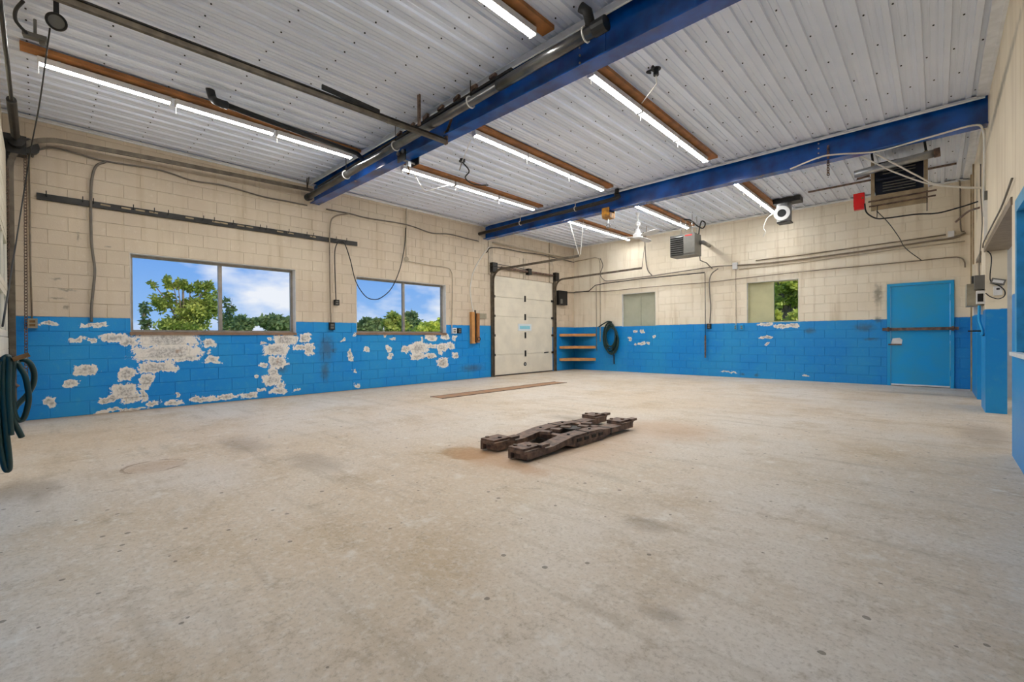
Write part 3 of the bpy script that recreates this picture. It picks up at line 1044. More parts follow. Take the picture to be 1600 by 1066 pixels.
B(xr - 0.02, h0.y - 0.012, h0.z, xr + 0.02, h0.y + 0.012, ZC).build('track_hanger', M['rust'], d3)
B(xr - 0.025, a1.y - 0.012, a1.z - 0.03, xr + 0.025, a1.y + 0.012, a1.z + 0.14).build('track_end_plate', M['rust'], d3)
MB().bar((xr, a1.y, a1.z + 0.1), (xr + 0.25, 3.672, 4.0), 0.03, 0.012).build('track_end_brace', M['rust'], d3)
h1 = at(484, 296, 0, xl)
for dx in (0.0, 0.10):
    MB().bar((xl, h1.y - 0.05, h1.z), (xl + dx, h1.y - 0.05, ZC), 0.025, 0.008, (0, 1, 0)).build('track_hanger', M['dark'], d3)
MB().tube([(xl - 0.1, YF + 0.13, 3.62), (xr + 0.1, YF + 0.13, 3.62)], 0.016, 8).build('torsion_shaft', M['dark'], d3)
MB().tube([(xl + 0.3, YF + 0.13, 3.62), (xl + 1.5, YF + 0.13, 3.62)], 0.04, 10).build('torsion_spring', M['dark'], d3)
MB().tube([(xl + 0.03, YF + 0.13, 3.62), (xl + 0.13, YF + 0.13, 3.62)], 0.08, 12).build('cable_drum', M['dark'], d3)
B(xl - 0.14, YF + 0.002, 3.48, xl + 0.02, YF + 0.22, 3.72).build('bearing_plate', M['dark'], d3)

# frame and window in the right wall near the camera, openings' lintels
w5 = empty('window_5', (XR, (RWIN[0] + RWIN[1]) / 2, RWIN[2]), 'pale blue framed window in the right wall', kind='structure')
mb = MB()
mb.box(XR - 0.02, RWIN[0] - 0.05, RWIN[2] - 0.0, XR + 0.06, RWIN[0] + 0.05, RWIN[3]).box(XR - 0.02, RWIN[1] - 0.05, RWIN[2], XR + 0.06, RWIN[1] + 0.05, RWIN[3] + 0.05)
mb.box(XR - 0.02, RWIN[0] + 0.05, RWIN[3] - 0.05, XR + 0.06, RWIN[1] - 0.05, RWIN[3] + 0.05)
mb.build('window_frame', M['pale_blue'], w5)
B(XR + 0.03, RWIN[0] + 0.05, RWIN[2], XR + 0.05, RWIN[1] - 0.05, RWIN[3] - 0.05).build('panel', M['blue_door'], w5)
B(XR - 0.05, RWIN[0] - 0.06, RWIN[2] - 0.03, XR + 0.03, RWIN[1] + 0.06, RWIN[2]).build('window_sill', M['white'], w5)
trim(MB().box(XR - 0.012, 5.80, 2.182, XR + 0.215, 8.88, 2.25), 'grey lintel over the wide opening').data.materials[0] = M['conduit']
trim(MB().box(XR - 0.012, 9.55, 2.232, XR + 0.21, 10.60, 2.29), 'grey lintel over the narrow opening').data.materials[0] = M['conduit']
trim(MB().box(XR - 0.02, 12.0, 0, XR, 12.08, 4.05).box(XR - 0.02, 11.3, 2.3, XR, 11.38, 4.05), 'narrow wooden battens on the right wall').data.materials[0] = M['oldwood']

# ================================================================== THINGS
def tube_thing(name, label, cat, pts, r, mat, group=None, n=8, smooth=True, sub=6):
    p = smooth_path(pts, sub) if smooth and len(pts) > 2 else [Vector(q) for q in pts]
    return tag(MB().tube(p, r, n).build(name, mat, smooth=True), label, cat, group)


# ------------------------------------------------------------------ LED rows on wooden boards
def make_led():
    t = empty('led_light', (0, 0, 3.95))
    B(-0.040, -0.546, 3.948, 0.040, 0.546, 4.012).build('housing', M['white'], t)
    MB().prism([(-0.038, -0.546, 3.9482), (-0.036, -0.546, 3.945), (-0.018, -0.546, 3.937), (0.018, -0.546, 3.937), (0.036, -0.546, 3.945), (0.038, -0.546, 3.9482)], (0, 1.092, 0)).build('diffuser', M['led'], t)
    for s in (-1, 1):
        B(-0.041, s * 0.547, 3.932, 0.041, s * 0.558, 4.013).build('end_cap', M['white'], t)
        B(-0.012, s * 0.40 - 0.015, 4.012, 0.012, s * 0.40 + 0.015, 4.032).build('clip', M['galv'], t)
    MB().tube([(0.0, -0.55, 3.95), (0.004, -0.55, 3.84)], 0.003, 5).build('pull_cord', M['wcable'], t)
    return t


led0 = make_led()
used = False


def led_row(x, centres, y0, y1, label, group, blabel, ends):
    global used
    b = MB().box(x - 0.02, y0, 4.032, x + 0.125, y1, 4.073).build('mounting_board', M['wood'])
    tag(b, blabel, 'board', 'boards carrying the LED lights')
    for yc, en in zip(centres, ends):
        if not used:
            o = led0
            used = True
            o.location = (x, yc, 3.95)
        else:
            o = copy_tree(led0, (x, yc, 3.95))
        tag(o, label + ', ' + en, 'light', group)


def third(y0, y1, k=3):
    w = (y1 - y0) / k
    return [y0 + w * (i + .5) for i in range(k)]


led_row(-6.77, third(0.0, 3.48), -0.1, 3.56, 'lit LED tube above the largest window', 'LED row above the largest window', 'brown board holding the LED row above the largest window', ('front end', 'middle one', 'touching first beam'))
led_row(-2.80, third(-0.15, 3.30), -0.25, 3.45, 'lit LED tube in the row above the lift', 'LED row above the lift', 'brown board holding the LED row above the floor lift', ('front end', 'middle one', 'touching first beam'))
led_row(-6.60, third(4.26, 7.73), 4.1, 7.9, 'lit LED tube between the beams on the window side', 'LED row between beams, window side', 'brown board between the beams nearest the small window', ('next to first beam', 'middle one', 'next to second beam'))
led_row(-4.77, third(4.27, 7.66), 4.1, 7.85, 'lit LED tube in the middle row between the beams', 'LED row between beams, middle', 'brown board in the middle between the two blue beams', ('next to first beam', 'middle one', 'next to second beam'))
led_row(-2.77, third(4.20, 7.61), 4.05, 7.8, 'lit LED tube between the beams beside the ceiling socket', 'LED row between beams, socket side', 'brown board between the beams beside the ceiling socket', ('next to first beam', 'middle one', 'next to second beam'))
led_row(-6.65, third(8.68, 12.12), 8.5, 12.25, 'lit LED tube behind second beam on the garage door side', 'LED row behind second beam, door side', 'brown board behind the second beam near the garage door', ('next to second beam', 'middle one', 'next to back wall'))
led_row(-4.82, third(8.50, 11.92), 8.47, 12.1, 'lit LED tube in the grey heater\'s row', 'LED row before the grey heater', 'brown board in front of the grey louvred heater', ('next to second beam', 'middle one', 'next to back wall'))
led_row(-2.77, third(8.46, 11.86), 8.46, 12.0, 'lit LED tube in the exhaust duct\'s row', 'LED row beside the exhaust duct', 'brown board beside the galvanised exhaust duct', ('next to second beam', 'middle one', 'next to back wall'))

for (ay, nm) in ((4.2, 'near end'), (7.4, 'facing the wide opening'), (9.9, 'facing the narrow opening')):  # unseen LED tubes, added to brighten the side room behind the openings
    o = copy_tree(led0, (XR + 1.6, ay, 2.70))
    tag(o, 'unseen LED tube added to light the side room, ' + nm, 'light', 'added side room lights')

# ------------------------------------------------------------------ vehicle lift in the floor
lift = empty('vehicle_lift', (-2.8, 3.75, 0), 'low brown steel twin-arm vehicle lift lying on the concrete floor', 'vehicle lift')


def lift_arm(xc, y0, y1):
    L_ = y1 - y0
    w = 0.078
    top = [(0.0, 0.075), (0.20, 0.078), (0.30, 0.102), (0.38, 0.118), (0.50, 0.120), (0.62, 0.116), (0.68, 0.098), (0.74, 0.092), (1.0, 0.085)]
    bot = [(1.0, 0.032), (0.72, 0.038), (0.62, 0.0), (0.40, 0.0), (0.30, 0.050), (0.22, 0.030), (0.0, 0.018)]
    poly = [(xc - w, y0 + a * L_, z) for a, z in top] + [(xc - w, y0 + a * L_, z) for a, z in bot]
    arm = MB().prism(poly, (2 * w, 0, 0)).build('lift_arm', M['rust'], lift)
    for a in (0.50, 0.74):
        MB().box(xc - w - 0.004, y0 + a * L_ - 0.008, 0.03, xc + w + 0.004, y0 + a * L_ + 0.008, 0.124 if a < .6 else 0.096).build('seam_plate', M['dark'], arm)
    for a in (0.38, 0.58):
        MB().tube([(xc, y0 + a * L_, 0.11), (xc, y0 + a * L_, 0.127)], 0.014, 8).build('bolt', M['dark'], arm)
    # slotted side plate
    MB().box(xc + w, y0 + 0.36 * L_, 0.035, xc + w + 0.008, y0 + 0.66 * L_, 0.10).build('side_plate', M['rust'], arm)
    for k in range(4):
        yy = y0 + (0.39 + 0.07 * k) * L_
        MB().box(xc + w + 0.008, yy, 0.055, xc + w + 0.016, yy + 0.07, 0.085).build('side_lug', M['dark'], arm)
    for (ya, sgn) in ((y0, -1), (y1, 1)):
        near = sgn < 0
        p0, p1 = (ya - 0.03, ya + 0.24) if near else (ya - 0.24, ya + 0.02)
        pad = MB().box(xc - 0.12, p0, 0.070 if near else 0.085, xc + 0.075, p1, 0.095 if near else 0.104).build('pad_carrier', M['rust'], lift)
        MB().box(xc - 0.125, p0 + 0.01, 0.095 if near else 0.104, xc + 0.05, p1 - 0.03, 0.114 if near else 0.125).build('pad', M['rust'], pad)
        MB().box(xc + 0.02, p1 - 0.06, 0.095 if near else 0.104, xc + 0.09, p1 + 0.05, 0.118 if near else 0.130).build('pad_stop', M['rust'], pad)
        for (ex, ey) in ((-0.1, 0.07), (0.0, 0.14)):
            MB().tube([(xc + ex, p0 + ey, 0.112), (xc + ex, p0 + ey, 0.124 if near else 0.138)], 0.02, 8).build('pad_bolt', M['rust'], pad)
        if near:
            MB().box(xc - 0.12, p0, 0.012, xc - 0.085, p1, 0.070).build('pad_leg', M['rust'], pad)


lift_arm(-3.02, 2.90, 4.78)
lift_arm(-2.60, 2.84, 4.66)
MB().box(-2.945, 3.45, 0.0, -2.665, 4.25, 0.05).build('base_frame', M['dark'], lift)
for k in range(3):
    MB().box(-2.945, 3.5 + k * 0.3, 0.05, -2.665, 3.58 + k * 0.3, 0.10).build('cross_bar', M['rust'], lift)
MB().tube([(-2.80, 3.86, 0.05), (-2.80, 3.86, 0.115)], 0.10, 16).build('piston_head', M['dark'], lift)
for k in range(5):
    MB().obox((-2.80 + random.uniform(-.08, .08), 3.5 + k * .16, 0.11), (0.05, 0.02, 0), (-0.015, 0.04, 0), (0, 0, 0.014)).build('lock_plate', M['rust'], lift)

# flat rusty channel cover let into the floor
q = [pz(680, 621.5, 0), pz(699, 624, 0), pz(868, 598.5, 0), pz(850, 596.5, 0)]
x0, x1 = -6.66, -6.34
cov = empty('floor_channel', (-6.5, 6.7, 0), 'long flat rusty steel channel cover lying in the concrete floor', 'floor cover')
for k in range(3):
    a = 4.90 + k * 1.21
    MB().box(x0, a, 0.0, x1, a + 1.20, 0.008).build('cover_plate', M['rustplate'], cov)
for xx in (x0 - 0.02, x1 + 0.005):
    MB().box(xx, 4.88, 0.0, xx + 0.015, 8.54, 0.011).build('edge_angle', M['rust'], cov)
# ------------------------------------------------------------------ exhaust pipes along the beams
ex = empty('exhaust_pipe', at(480, 308, 1, 3.50), 'long grey steel exhaust pipe clamped along the first blue beam', 'pipe')
p0, p1 = pyy(482, 308, 3.50), pyy(943, 38, 3.50)
d_ = (p1 - p0).normalized()
mid = p0 + (p1 - p0) * 0.80
MB().tube([p0, mid], 0.052, 14).build('pipe_run', M['pipe'], ex, smooth=True)
MB().tube([mid - d_ * 0.06, p1], 0.058, 14).build('pipe_sleeve', M['pipe'], ex, smooth=True)
MB().tube([p0 - d_ * 0.05, p0 + d_ * 0.04], 0.064, 14).build('pipe_cap', M['black'], ex)
MB().tube([p1 - d_ * 0.10, p1 + d_ * 0.03], 0.068, 14).build('pipe_cap', M['black'], ex)
tp = pyy(925, 20, 3.50)
MB().tube([p1 - d_ * 0.12, p1 - d_ * 0.13 + Vector((0, -0.06, 0.15)), p1 - d_ * 0.18 + Vector((0, -0.09, 0.20))], 0.045, 12).build('branch_hose', M['black'], ex, smooth=True)
for (cx, cy) in ((541, 272), (618, 222), (735, 152), (915, 50)):
    t_ = pyy(cx, cy, 3.50)
    u_ = (t_ - p0).dot(d_)
    c_ = p0 + d_ * u_
    MB().torus(c_, d_, 0.064, 0.009, 18, 6).build('strap', M['wcable'], ex)
    MB().tube([c_ + Vector((0, 0, 0.06)), Vector((c_.x, c_.y, 4.072))], 0.006, 6).build('strap_rod', M['dark'], ex)
# thin bar running above the pipe
b0, b1 = pyy(497, 292, 3.60), pyy(800, 108, 3.60)
tag(MB().bar(b0, b1, 0.03, 0.03).build('angle_bar', M['dark']), 'dark steel angle bar between exhaust pipe and ceiling', 'bar')
for k in range(7):
    q = b0 + (b1 - b0) * (0.55 + 0.065 * k) + Vector((0, 0, 0.052))
    tag(MB().obox(q + Vector((0, 0, 0.0)), (0.05, 0, 0.01), (0, 0.02, 0), (0, 0, 0.015 + 0.006 * (k % 3))).build('wood_scrap', M['rust']),
        'rusty scrap tucked on top of the first blue beam pipe', 'scrap', 'scraps on the first beam')

e2 = empty('exhaust_pipe', pyy(747, 366, 8.12), 'dark steel pipe with upturned end along the second blue beam', 'pipe')
p0, p1 = pyy(747, 366, 8.12), pyy(955, 312, 8.12)
p2 = pyy(964, 305, 8.12)
MB().tube(smooth_path([p0, p0 + (p1 - p0) * 0.5, p1, p2 + Vector((-.02, 0, 0.02)), Vector((p2.x, p2.y, p2.z + 0.1)), Vector((p2.x, p2.y, ZC - 0.03))], 5), 0.042, 12).build('pipe_run', M['dark'], e2, smooth=True)
d_ = (p1 - p0).normalized()
MB().tube([p0 - d_ * 0.08, p0 + d_ * 0.03], 0.055, 12).build('pipe_cap', M['black'], e2)
for (cx, cy) in ((813, 346), (899, 324)):
    c_ = p0 + d_ * ((pyy(cx, cy, 8.12) - p0).dot(d_))
    MB().torus(c_, d_, 0.05, 0.008, 16, 6).build('strap', M['wcable'], e2)
    MB().tube([c_ + Vector((0, 0, 0.05)), Vector((c_.x, c_.y, ZC - 0.031))], 0.006, 6).build('strap_rod', M['wcable'], e2)

# black vent pipe beside the first LED row
v = empty('vent_pipe', pz(325, 152, 3.9), 'black plastic vent pipe with elbows beside the LED row above the largest window', 'pipe')
va, vb = pz(350, 163, 3.90), pz(553, 238, 3.90)
vc = pyy(566, 248, 3.52)
MB().tube([va, vb, vb + (vc - vb) * 0.35 + Vector((0, 0, .02)), vc], 0.033, 12).build('pipe_run', M['black'], v, smooth=True)
vd = pz(328, 150, 4.0)
MB().tube(smooth_path([va + (vb - va) * 0.02, va + Vector((-0.0, -0.06, 0.0)), vd + Vector((0, 0.03, -0.02)), vd + Vector((0, 0, 0.09))], 5), 0.046, 12).build('elbow', M['black'], v, smooth=True)


# ------------------------------------------------------------------ cables and conduits
def wa(lst, off):
    return [pa(x, y, off) for x, y in lst]


def wb(lst, off):
    return [pb(x, y, off) for x, y in lst]


tube_thing('wall_cable', 'thick grey cable sagging along the top of the window wall', 'cable',
           wa([(50, 246), (56, 236), (82, 231), (120, 240), (165, 252), (250, 266), (300, 282), (350, 290), (410, 307), (450, 315), (480, 321)], 0.03), 0.013, M['cable'])
tube_thing('wall_cable', 'grey cable running from the first to the second blue beam along the window wall', 'cable',
           wa([(510, 327), (547, 334), (575, 341), (635, 351), (674, 364), (702, 366), (731, 373), (748, 377)], 0.03), 0.014, M['cable'])
tube_thing('drop_cable', 'grey cable hanging down left of the largest window', 'cable',
           wa([(165, 253), (150, 260), (143, 285), (142, 330), (143, 380), (148, 420), (146, 450), (143, 480), (143, 503)], 0.045), 0.016, M['cable'])
tube_thing('drop_conduit', 'grey conduit dropping between the two wide windows to a black socket', 'conduit',
           wa([(545, 334), (524, 338), (516, 352), (515, 400), (516, 470), (517, 504)], 0.055), 0.014, M['conduit'])
tube_thing('extension_cable', 'thin black cord looping across the second wide window', 'cable',
           wa([(525, 470), (523, 410), (524, 388), (530, 377), (538, 380), (547, 405), (556, 440), (570, 462), (583, 468), (596, 465), (612, 450), (625, 420), (632, 385), (634, 356)], 0.075), 0.010, M['black'])
cb = empty('wall_conduit', pa(635, 405), 'painted conduit with round box above the second wide window', 'conduit')
MB().tube(wa([(635, 322), (635, 402)], 0.02), 0.013, 8).build('riser', M['paintcond'], cb)
MB().tube([pa(635, 405, 0.002), pa(635, 405, 0.05)], 0.055, 14).build('junction_box', M['paintcond'], cb)
MB().tube(smooth_path(wa([(638, 408), (670, 414), (698, 418), (705, 424), (707, 435), (707, 470), (706, 512)], 0.02), 5), 0.012, 8).build('branch', M['paintcond'], cb)
tube_thing('loop_cable', 'white cable looping down to the wooden bracket by the garage door', 'cable',
           wa([(764, 386), (752, 402), (740, 424), (735, 448), (736, 468), (740, 490)], 0.06), 0.012, M['wcable'])
tube_thing('header_cable', 'black cable sagging above the cream garage door', 'cable',
           wa([(760, 395), (768, 387), (790, 389), (815, 394), (845, 398), (880, 406), (897, 410)], 0.075), 0.012, M['black'])
tube_thing('header_pipe', 'painted pipe slanting above the cream garage door', 'pipe', wa([(770, 379), (830, 391), (893, 404)], 0.09), 0.022, M['paintcond'], smooth=False)
tube_thing('header_cable', 'thin dark cable just above the torsion spring of the garage door', 'cable',
           wa([(766, 411), (790, 415), (820, 421), (845, 429), (866, 432)], 0.06), 0.008, M['black'])
tube_thing('wall_conduit', 'thin conduit in the front corner dropping to the beige socket', 'conduit', wa([(45, 240), (48, 420), (50, 500)], 0.02), 0.009, M['conduit'], smooth=False)

tube_thing('corner_conduit', 'pink-white conduit from the corner above the shelves down the back wall', 'conduit',
           wb([(898, 409), (930, 402.5), (936, 404), (937.5, 412), (938, 480), (938, 534)], 0.020), 0.017, M['paintcond'], smooth=False)
tube_thing('back_cable', 'grey cable curving from the corner conduit along the back wall', 'cable',
           wb([(938, 404), (942, 415), (938, 428), (943, 437), (953, 439), (995, 434), (1020, 431), (1060, 425), (1115, 417), (1148, 415)], 0.055), 0.013, M['cable'])
tube_thing('back_pipe', 'dark pipe rising from the garage door opener and crossing above the first small window', 'pipe',
           wb([(897, 457), (920, 455), (930, 446), (945, 443), (1000, 436), (1060, 430), (1101, 426)], 0.085), 0.014, M['dark'], smooth=False)
tube_thing('back_pipe', 'thin dark pipe dropping beside the corner shelves', 'pipe', wb([(931.5, 447), (932, 500), (932.5, 548)], 0.022), 0.010, M['conduit'], smooth=False)
tube_thing('back_conduit', 'lowest grey conduit along the back wall, above the blue door', 'conduit',
           wb([(899, 456), (950, 455), (1000, 450), (1060, 445), (1100, 442), (1160, 435), (1250, 425), (1400, 411), (1480, 403), (1500, 403), (1507, 409), (1508, 418)], 0.052), 0.012, M['conduit'])
tube_thing('back_conduit', 'thick dark conduit from the white junction box to the right corner', 'conduit',
           wb([(1150, 415), (1200, 411), (1260, 404), (1330, 395), (1400, 385), (1460, 376), (1490, 372), (1509, 364)], 0.03), 0.018, M['conduit'])
tube_thing('back_conduit', 'painted conduit just below the thick dark conduit', 'conduit', wb([(1155, 421), (1260, 409), (1400, 390), (1508, 377)], 0.02), 0.011, M['paintcond'], smooth=False)
tube_thing('back_conduit', 'thin upper conduit ending at a white box by the right corner', 'conduit', wb([(1181, 407), (1265, 397), (1400, 378), (1478, 367)], 0.02), 0.013, M['conduit'], smooth=False)
tube_thing('drop_pipe', 'thin dark air pipe dropping to the floor side between the small windows', 'pipe', wb([(1101.5, 427), (1102, 480), (1102, 525)], 0.080), 0.009, M['dark'], smooth=False)
tag(MB().tube(wb([(1102, 524), (1102, 559)], 0.080), 0.022, 8).build('air_hose_end', M['rust']), 'dark rod hanging on the blue paint between the small windows', 'rod')
tube_thing('drop_cable', 'grey cable dropping to the black socket between the small windows', 'cable',
           wb([(1122, 420), (1112, 428), (1108.5, 440), (1109, 460), (1110.5, 480), (1109, 505)], 0.06), 0.015, M['cable'])
bc = empty('junction_conduit', pb(1150, 416), 'white junction box with conduit dropping to blue sockets by the second small window', 'conduit')
MB().box(pb(1146, 416).x, YB - 0.09, pb(1149, 421).z, pb(1153, 416).x, YB - 0.0, pb(1149, 411).z).build('junction_box', M['white'], bc)
MB().tube(wb([(1149.5, 421), (1150, 508)], 0.02), 0.011, 8).build('riser', M['paintcond'], bc)
tube_thing('ceiling_cable', 'brown cable coming down from the ceiling beside the fan onto the back wall', 'cable',
           [pyy(1001, 340, 11.9), pb(1007, 375, 0.2), pb(1009, 405, 0.06), pb(1012, 422, 0.05), pb(1019, 431, 0.05)], 0.015, M['cable'])
tube_thing('heater_wire', 'kinked grey wire below the grey louvred heater', 'wire',
           [pyy(1093, 394, 11.35), pyy(1094, 407, 11.8), pb(1104, 411, 0.06), pb(1113, 420, 0.05)], 0.012, M['cable'], smooth=False)
tube_thing('corner_conduit', 'dark conduit dropping from the ceiling trim in the right back corner', 'conduit',
           wb([(1452, 291), (1485, 281.5), (1496, 282), (1500, 290), (1501, 355), (1507, 362)], 0.03), 0.012, M['conduit'])
B(pb(1481, 366).x, YB - 0.07, pb(1484, 371).z, pb(1491, 366).x, YB, pb(1484, 362).z)
tag(MB().box(pb(1481, 366).x, YB - 0.06, pb(1484, 371).z, pb(1491, 366).x, YB, pb(1484, 362).z).build('junction_box', M['white']), 'small white box on the back wall near the right corner', 'junction box')

# white cables across the back right corner
def path_y(pts, ya, yb):
    k = len(pts) - 1
    return [pyy(x, y, ya + (yb - ya) * i / k) for i, (x, y) in enumerate(pts)]


tube_thing('white_cable', 'white cable stretched from the second beam to the right wall, lower of two', 'cable', path_y([(1338, 241), (1370, 256), (1400, 270), (1450, 287), (1500, 293), (1533, 294.5)], 8.42, 9.25), 0.011, M['wcable'])
tube_thing('white_cable', 'white cable stretched from the second beam to the right wall, upper of two', 'cable', path_y([(1365, 239), (1400, 257), (1430, 273), (1460, 287), (1500, 292), (1533, 293)], 8.42, 9.1), 0.011, M['wcable'])
tube_thing('beam_cable', 'pale cable clipped under the second blue beam and down the right wall', 'cable',
           [pz(1235, 264, 3.715), pz(1280, 246, 3.715), pz(1310, 241, 3.715), pz(1370, 236.5, 3.715), pz(1450, 215, 3.715), pz(1520, 196, 3.715), (XR - 0.05, 8.33, 3.68), (XR - 0.03, 8.36, 3.45), (XR - 0.03, 8.5, 3.0), (XR - 0.03, 8.5, 2.6)], 0.012, M['wcable'])
tube_thing('black_cable', 'black cable sagging from the dark heater to the right wall', 'cable',
           path_y([(1351, 318), (1354, 332), (1368, 341), (1385, 341), (1430, 335), (1465, 333), (1500, 324), (1528, 315)], 9.5, 9.7), 0.011, M['black'])
tube_thing('heater_wire', 'thin wire hanging from the dark heater frame to the back wall conduit', 'wire',
           [pyy(1370, 330, 9.5), pyy(1388, 348, 10.3), pyy(1404, 370, 11.2), pyy(1415, 388, 11.9), pb(1440, 407, 0.075)], 0.007, M['black'])

# ------------------------------------------------------------------ wall rack bar with pegs
rk = empty('peg_rail', pa(300, 342), 'long dark slotted peg rail screwed above the wide windows', 'rail')
r0, r1 = pa(57, 306, 0.02), pa(558, 381.5, 0.02)
MB().bar(r0, r1, 0.028, 0.085).build('rail_bar', M['dark'], rk)
for k in range(16):
    q = r0 + (r1 - r0) * (0.02 + 0.96 * (k + 0.35 * math.sin(k * 2.3)) / 15.6)
    MB().tube([q + Vector((0.012, 0, 0.01)), q + Vector((0.06, 0, 0.02)), q + Vector((0.065, 0, 0.075))], 0.006, 5).build('peg', M['dark'], rk)
for a in (0.15, 0.20, 0.235, 0.27, 0.37, 0.45, 0.475, 0.53, 0.56, 0.67, 0.71, 0.80):
    q = r0 + (r1 - r0) * a
    MB().bar(q + Vector((0.0145, -0.055, 0.012)), q + Vector((0.0145, 0.055, 0.008)), 0.006, 0.022).build('slot', M['oldwood'], rk)


# ------------------------------------------------------------------ sockets and boxes on the walls
def socket_a(px, py, w, h, mat, label, dp=0.05):
    c = pa(px, py)
    t = empty('wall_socket', (XA, c.y, c.z - h / 2), label, 'socket')
    MB().box(XA, c.y - w / 2, c.z - h / 2, XA + dp, c.y + w / 2, c.z + h / 2).build('box', mat, t)
    MB().box(XA + dp, c.y - w * 0.28, c.z + 0.008, XA + dp + 0.006, c.y + w * 0.28, c.z + h * 0.32).build('outlet', M['brass'] if mat is M['beigebox'] else M['grey'], t)
    MB().box(XA + dp, c.y - w * 0.28, c.z - h * 0.32, XA + dp + 0.006, c.y + w * 0.28, c.z - 0.008).build('outlet', M['brass'] if mat is M['beigebox'] else M['grey'], t)


def socket_b(px, py, w, h, mat, label, dp=0.05):
    c = pb(px, py)
    t = empty('wall_socket', (c.x, YB, c.z - h / 2), label, 'socket')
    MB().box(c.x - w / 2, YB - dp, c.z - h / 2, c.x + w / 2, YB, c.z + h / 2).build('box', mat, t)
    MB().box(c.x - w * 0.28, YB - dp - 0.006, c.z + 0.008, c.x + w * 0.28, YB - dp, c.z + h * 0.32).build('outlet', M['grey'], t)
    MB().box(c.x - w * 0.28, YB - dp - 0.006, c.z - h * 0.32, c.x + w * 0.28, YB - dp, c.z - 0.008).build('outlet', M['grey'], t)


socket_a(50.5, 505.5, 0.10, 0.13, M['beigebox'], 'beige double socket in the front corner of the window wall')
socket_a(517.5, 510, 0.11, 0.15, M['black'], 'black socket between the two wide windows at the paint line')
socket_a(525, 473, 0.10, 0.11, M['dark'], 'small dark socket on cream blocks where the looping cord starts')
socket_a(708.5, 517, 0.14, 0.14, M['white'], 'white socket right of the second wide window')
socket_a(716.5, 517, 0.11, 0.13, M['black'], 'black socket right of the white one by the second wide window')
socket_b(1108.5, 510, 0.10, 0.14, M['black'], 'black socket at the paint line between the small windows')
socket_b(1150, 511.5, 0.08, 0.13, M['blue_door'], 'blue painted socket below the junction conduit')
socket_b(1159.5, 511.5, 0.09, 0.13, M['blue_door'], 'blue painted socket beside the second small window')

# wooden bracket with pipes by the garage door
XA_ = XA
XA = XA + 0.004
wk = empty('wood_bracket', pa(741, 538), 'pair of brown wooden uprights with clamped pipes beside the garage door', 'bracket')
y0_, y1_, z0_, z1_ = pa(734, 510).y, pa(746, 510).y, pa(740, 537).z, pa(740, 488).z
w_ = (y1_ - y0_)
MB().box(XA, y0_, z0_, XA + 0.09, y0_ + w_ * 0.36, z1_).build('upright', M['pine'], wk)
MB().box(XA, y0_ + w_ * 0.68, z0_ + 0.02, XA + 0.09, y1_, z1_ - 0.03).build('upright', M['wood'], wk)
MB().box(XA, y0_ + w_ * 0.36, z0_, XA + 0.03, y0_ + w_ * 0.68, z1_).build('back_board', M['paintcond'], wk)
MB().tube([(XA + 0.06, y0_ + w_ * 0.52, z0_ + 0.03), (XA + 0.06, y0_ + w_ * 0.52, z1_ + 0.05)], 0.02, 8).build('pipe', M['dark'], wk)
MB().box(XA, y1_, pa(752, 498).z, XA + 0.03, pa(759, 490).y, pa(752, 490).z).build('cross_piece', M['beigebox'], wk)
MB().torus((XA + 0.10, y1_ - 0.04, z0_ + 0.12), (1, 0, 0), 0.05, 0.008, 14, 6).build('wire_loop', M['black'], wk)

XA = XA_
# garage door opener box
c_ = pa(875, 465)
op = empty('door_opener', (XA, c_.y, c_.z - 0.24), 'black door opener box beside the garage door track', 'opener')
ya_, yb_ = pa(869, 465).y, pa(882, 465).y
MB().box(XA, ya_, pa(875, 477).z, XA + 0.12, yb_, pa(875, 455).z).build('housing', M['black'], op)
MB().box(XA + 0.12, ya_ + 0.06, pa(875, 475).z, XA + 0.14, ya_ + 0.16, pa(875, 468).z).build('switch', M['grey'], op)
MB().tube([(XA + 0.06, yb_, pa(875, 458).z), (XA + 0.05, yb_ + 0.15, pa(875, 456).z), (XA + 0.04, YB - 0.05, pa(890, 457).z)], 0.012, 6).build('lead', M['dark'], op)

# ------------------------------------------------------------------ corner shelves
for (py_, nm) in ((523.3, 'top'), (542.5, 'middle'), (561.5, 'bottom')):
    zc = pa(875, py_ + 0.6).z
    ys = pa(874, py_).y
    xe = pb(931, py_).x
    t = empty('corner_shelf', (XA, YB, zc - 0.05), 'raw pine corner shelf beside the garage door, %s of three' % nm, 'shelf', 'corner shelves')
    MB().prism([(XA, ys, zc + 0.02), (XA, YB, zc + 0.02), (xe, YB, zc + 0.02)][::-1], (0, 0, 0.022)).build('shelf_board', M['pine'], t)
    MB().bar((XA + 0.01, ys, zc), (xe, YB - 0.012, zc), 0.03, 0.085).build('front_rail', M['pine'], t)

# ------------------------------------------------------------------ coiled hose on the back wall
hz = empty('hose_coil', pb(952, 530), 'dark green hose coiled on the back wall beside the corner shelves', 'hose')
loops = [(952, 526, 9.5, 23), (953, 529, 10, 21), (955, 531, 10, 22), (956, 534, 10, 20), (954, 524, 7.5, 18)]
pts = []
for li, (cx, cy, rx, ry) in enumerate(loops):
    for k in range(20):
        an = 2 * math.pi * k / 20 + 0.3
        wgt = k / 20
        nx = loops[min(li + 1, len(loops) - 1)]
        X_ = cx + (nx[0] - cx) * wgt + (rx + (nx[2] - rx) * wgt) * math.cos(an)
        Y_ = cy + (nx[1] - cy) * wgt - (ry + (nx[3] - ry) * wgt) * math.sin(an)
        pts.append(pb(X_, Y_, 0.06 + 0.03 * li + 0.015 * math.sin(an)))
MB().tube(pts, 0.026, 8).build('coil', M['hose'], hz, smooth=True)
MB().tube(smooth_path(wb([(935.5, 511), (943, 506), (950, 502.5), (956, 503.5)], 0.12), 5), 0.02, 8).build('feed_end', M['hose'], hz, smooth=True)
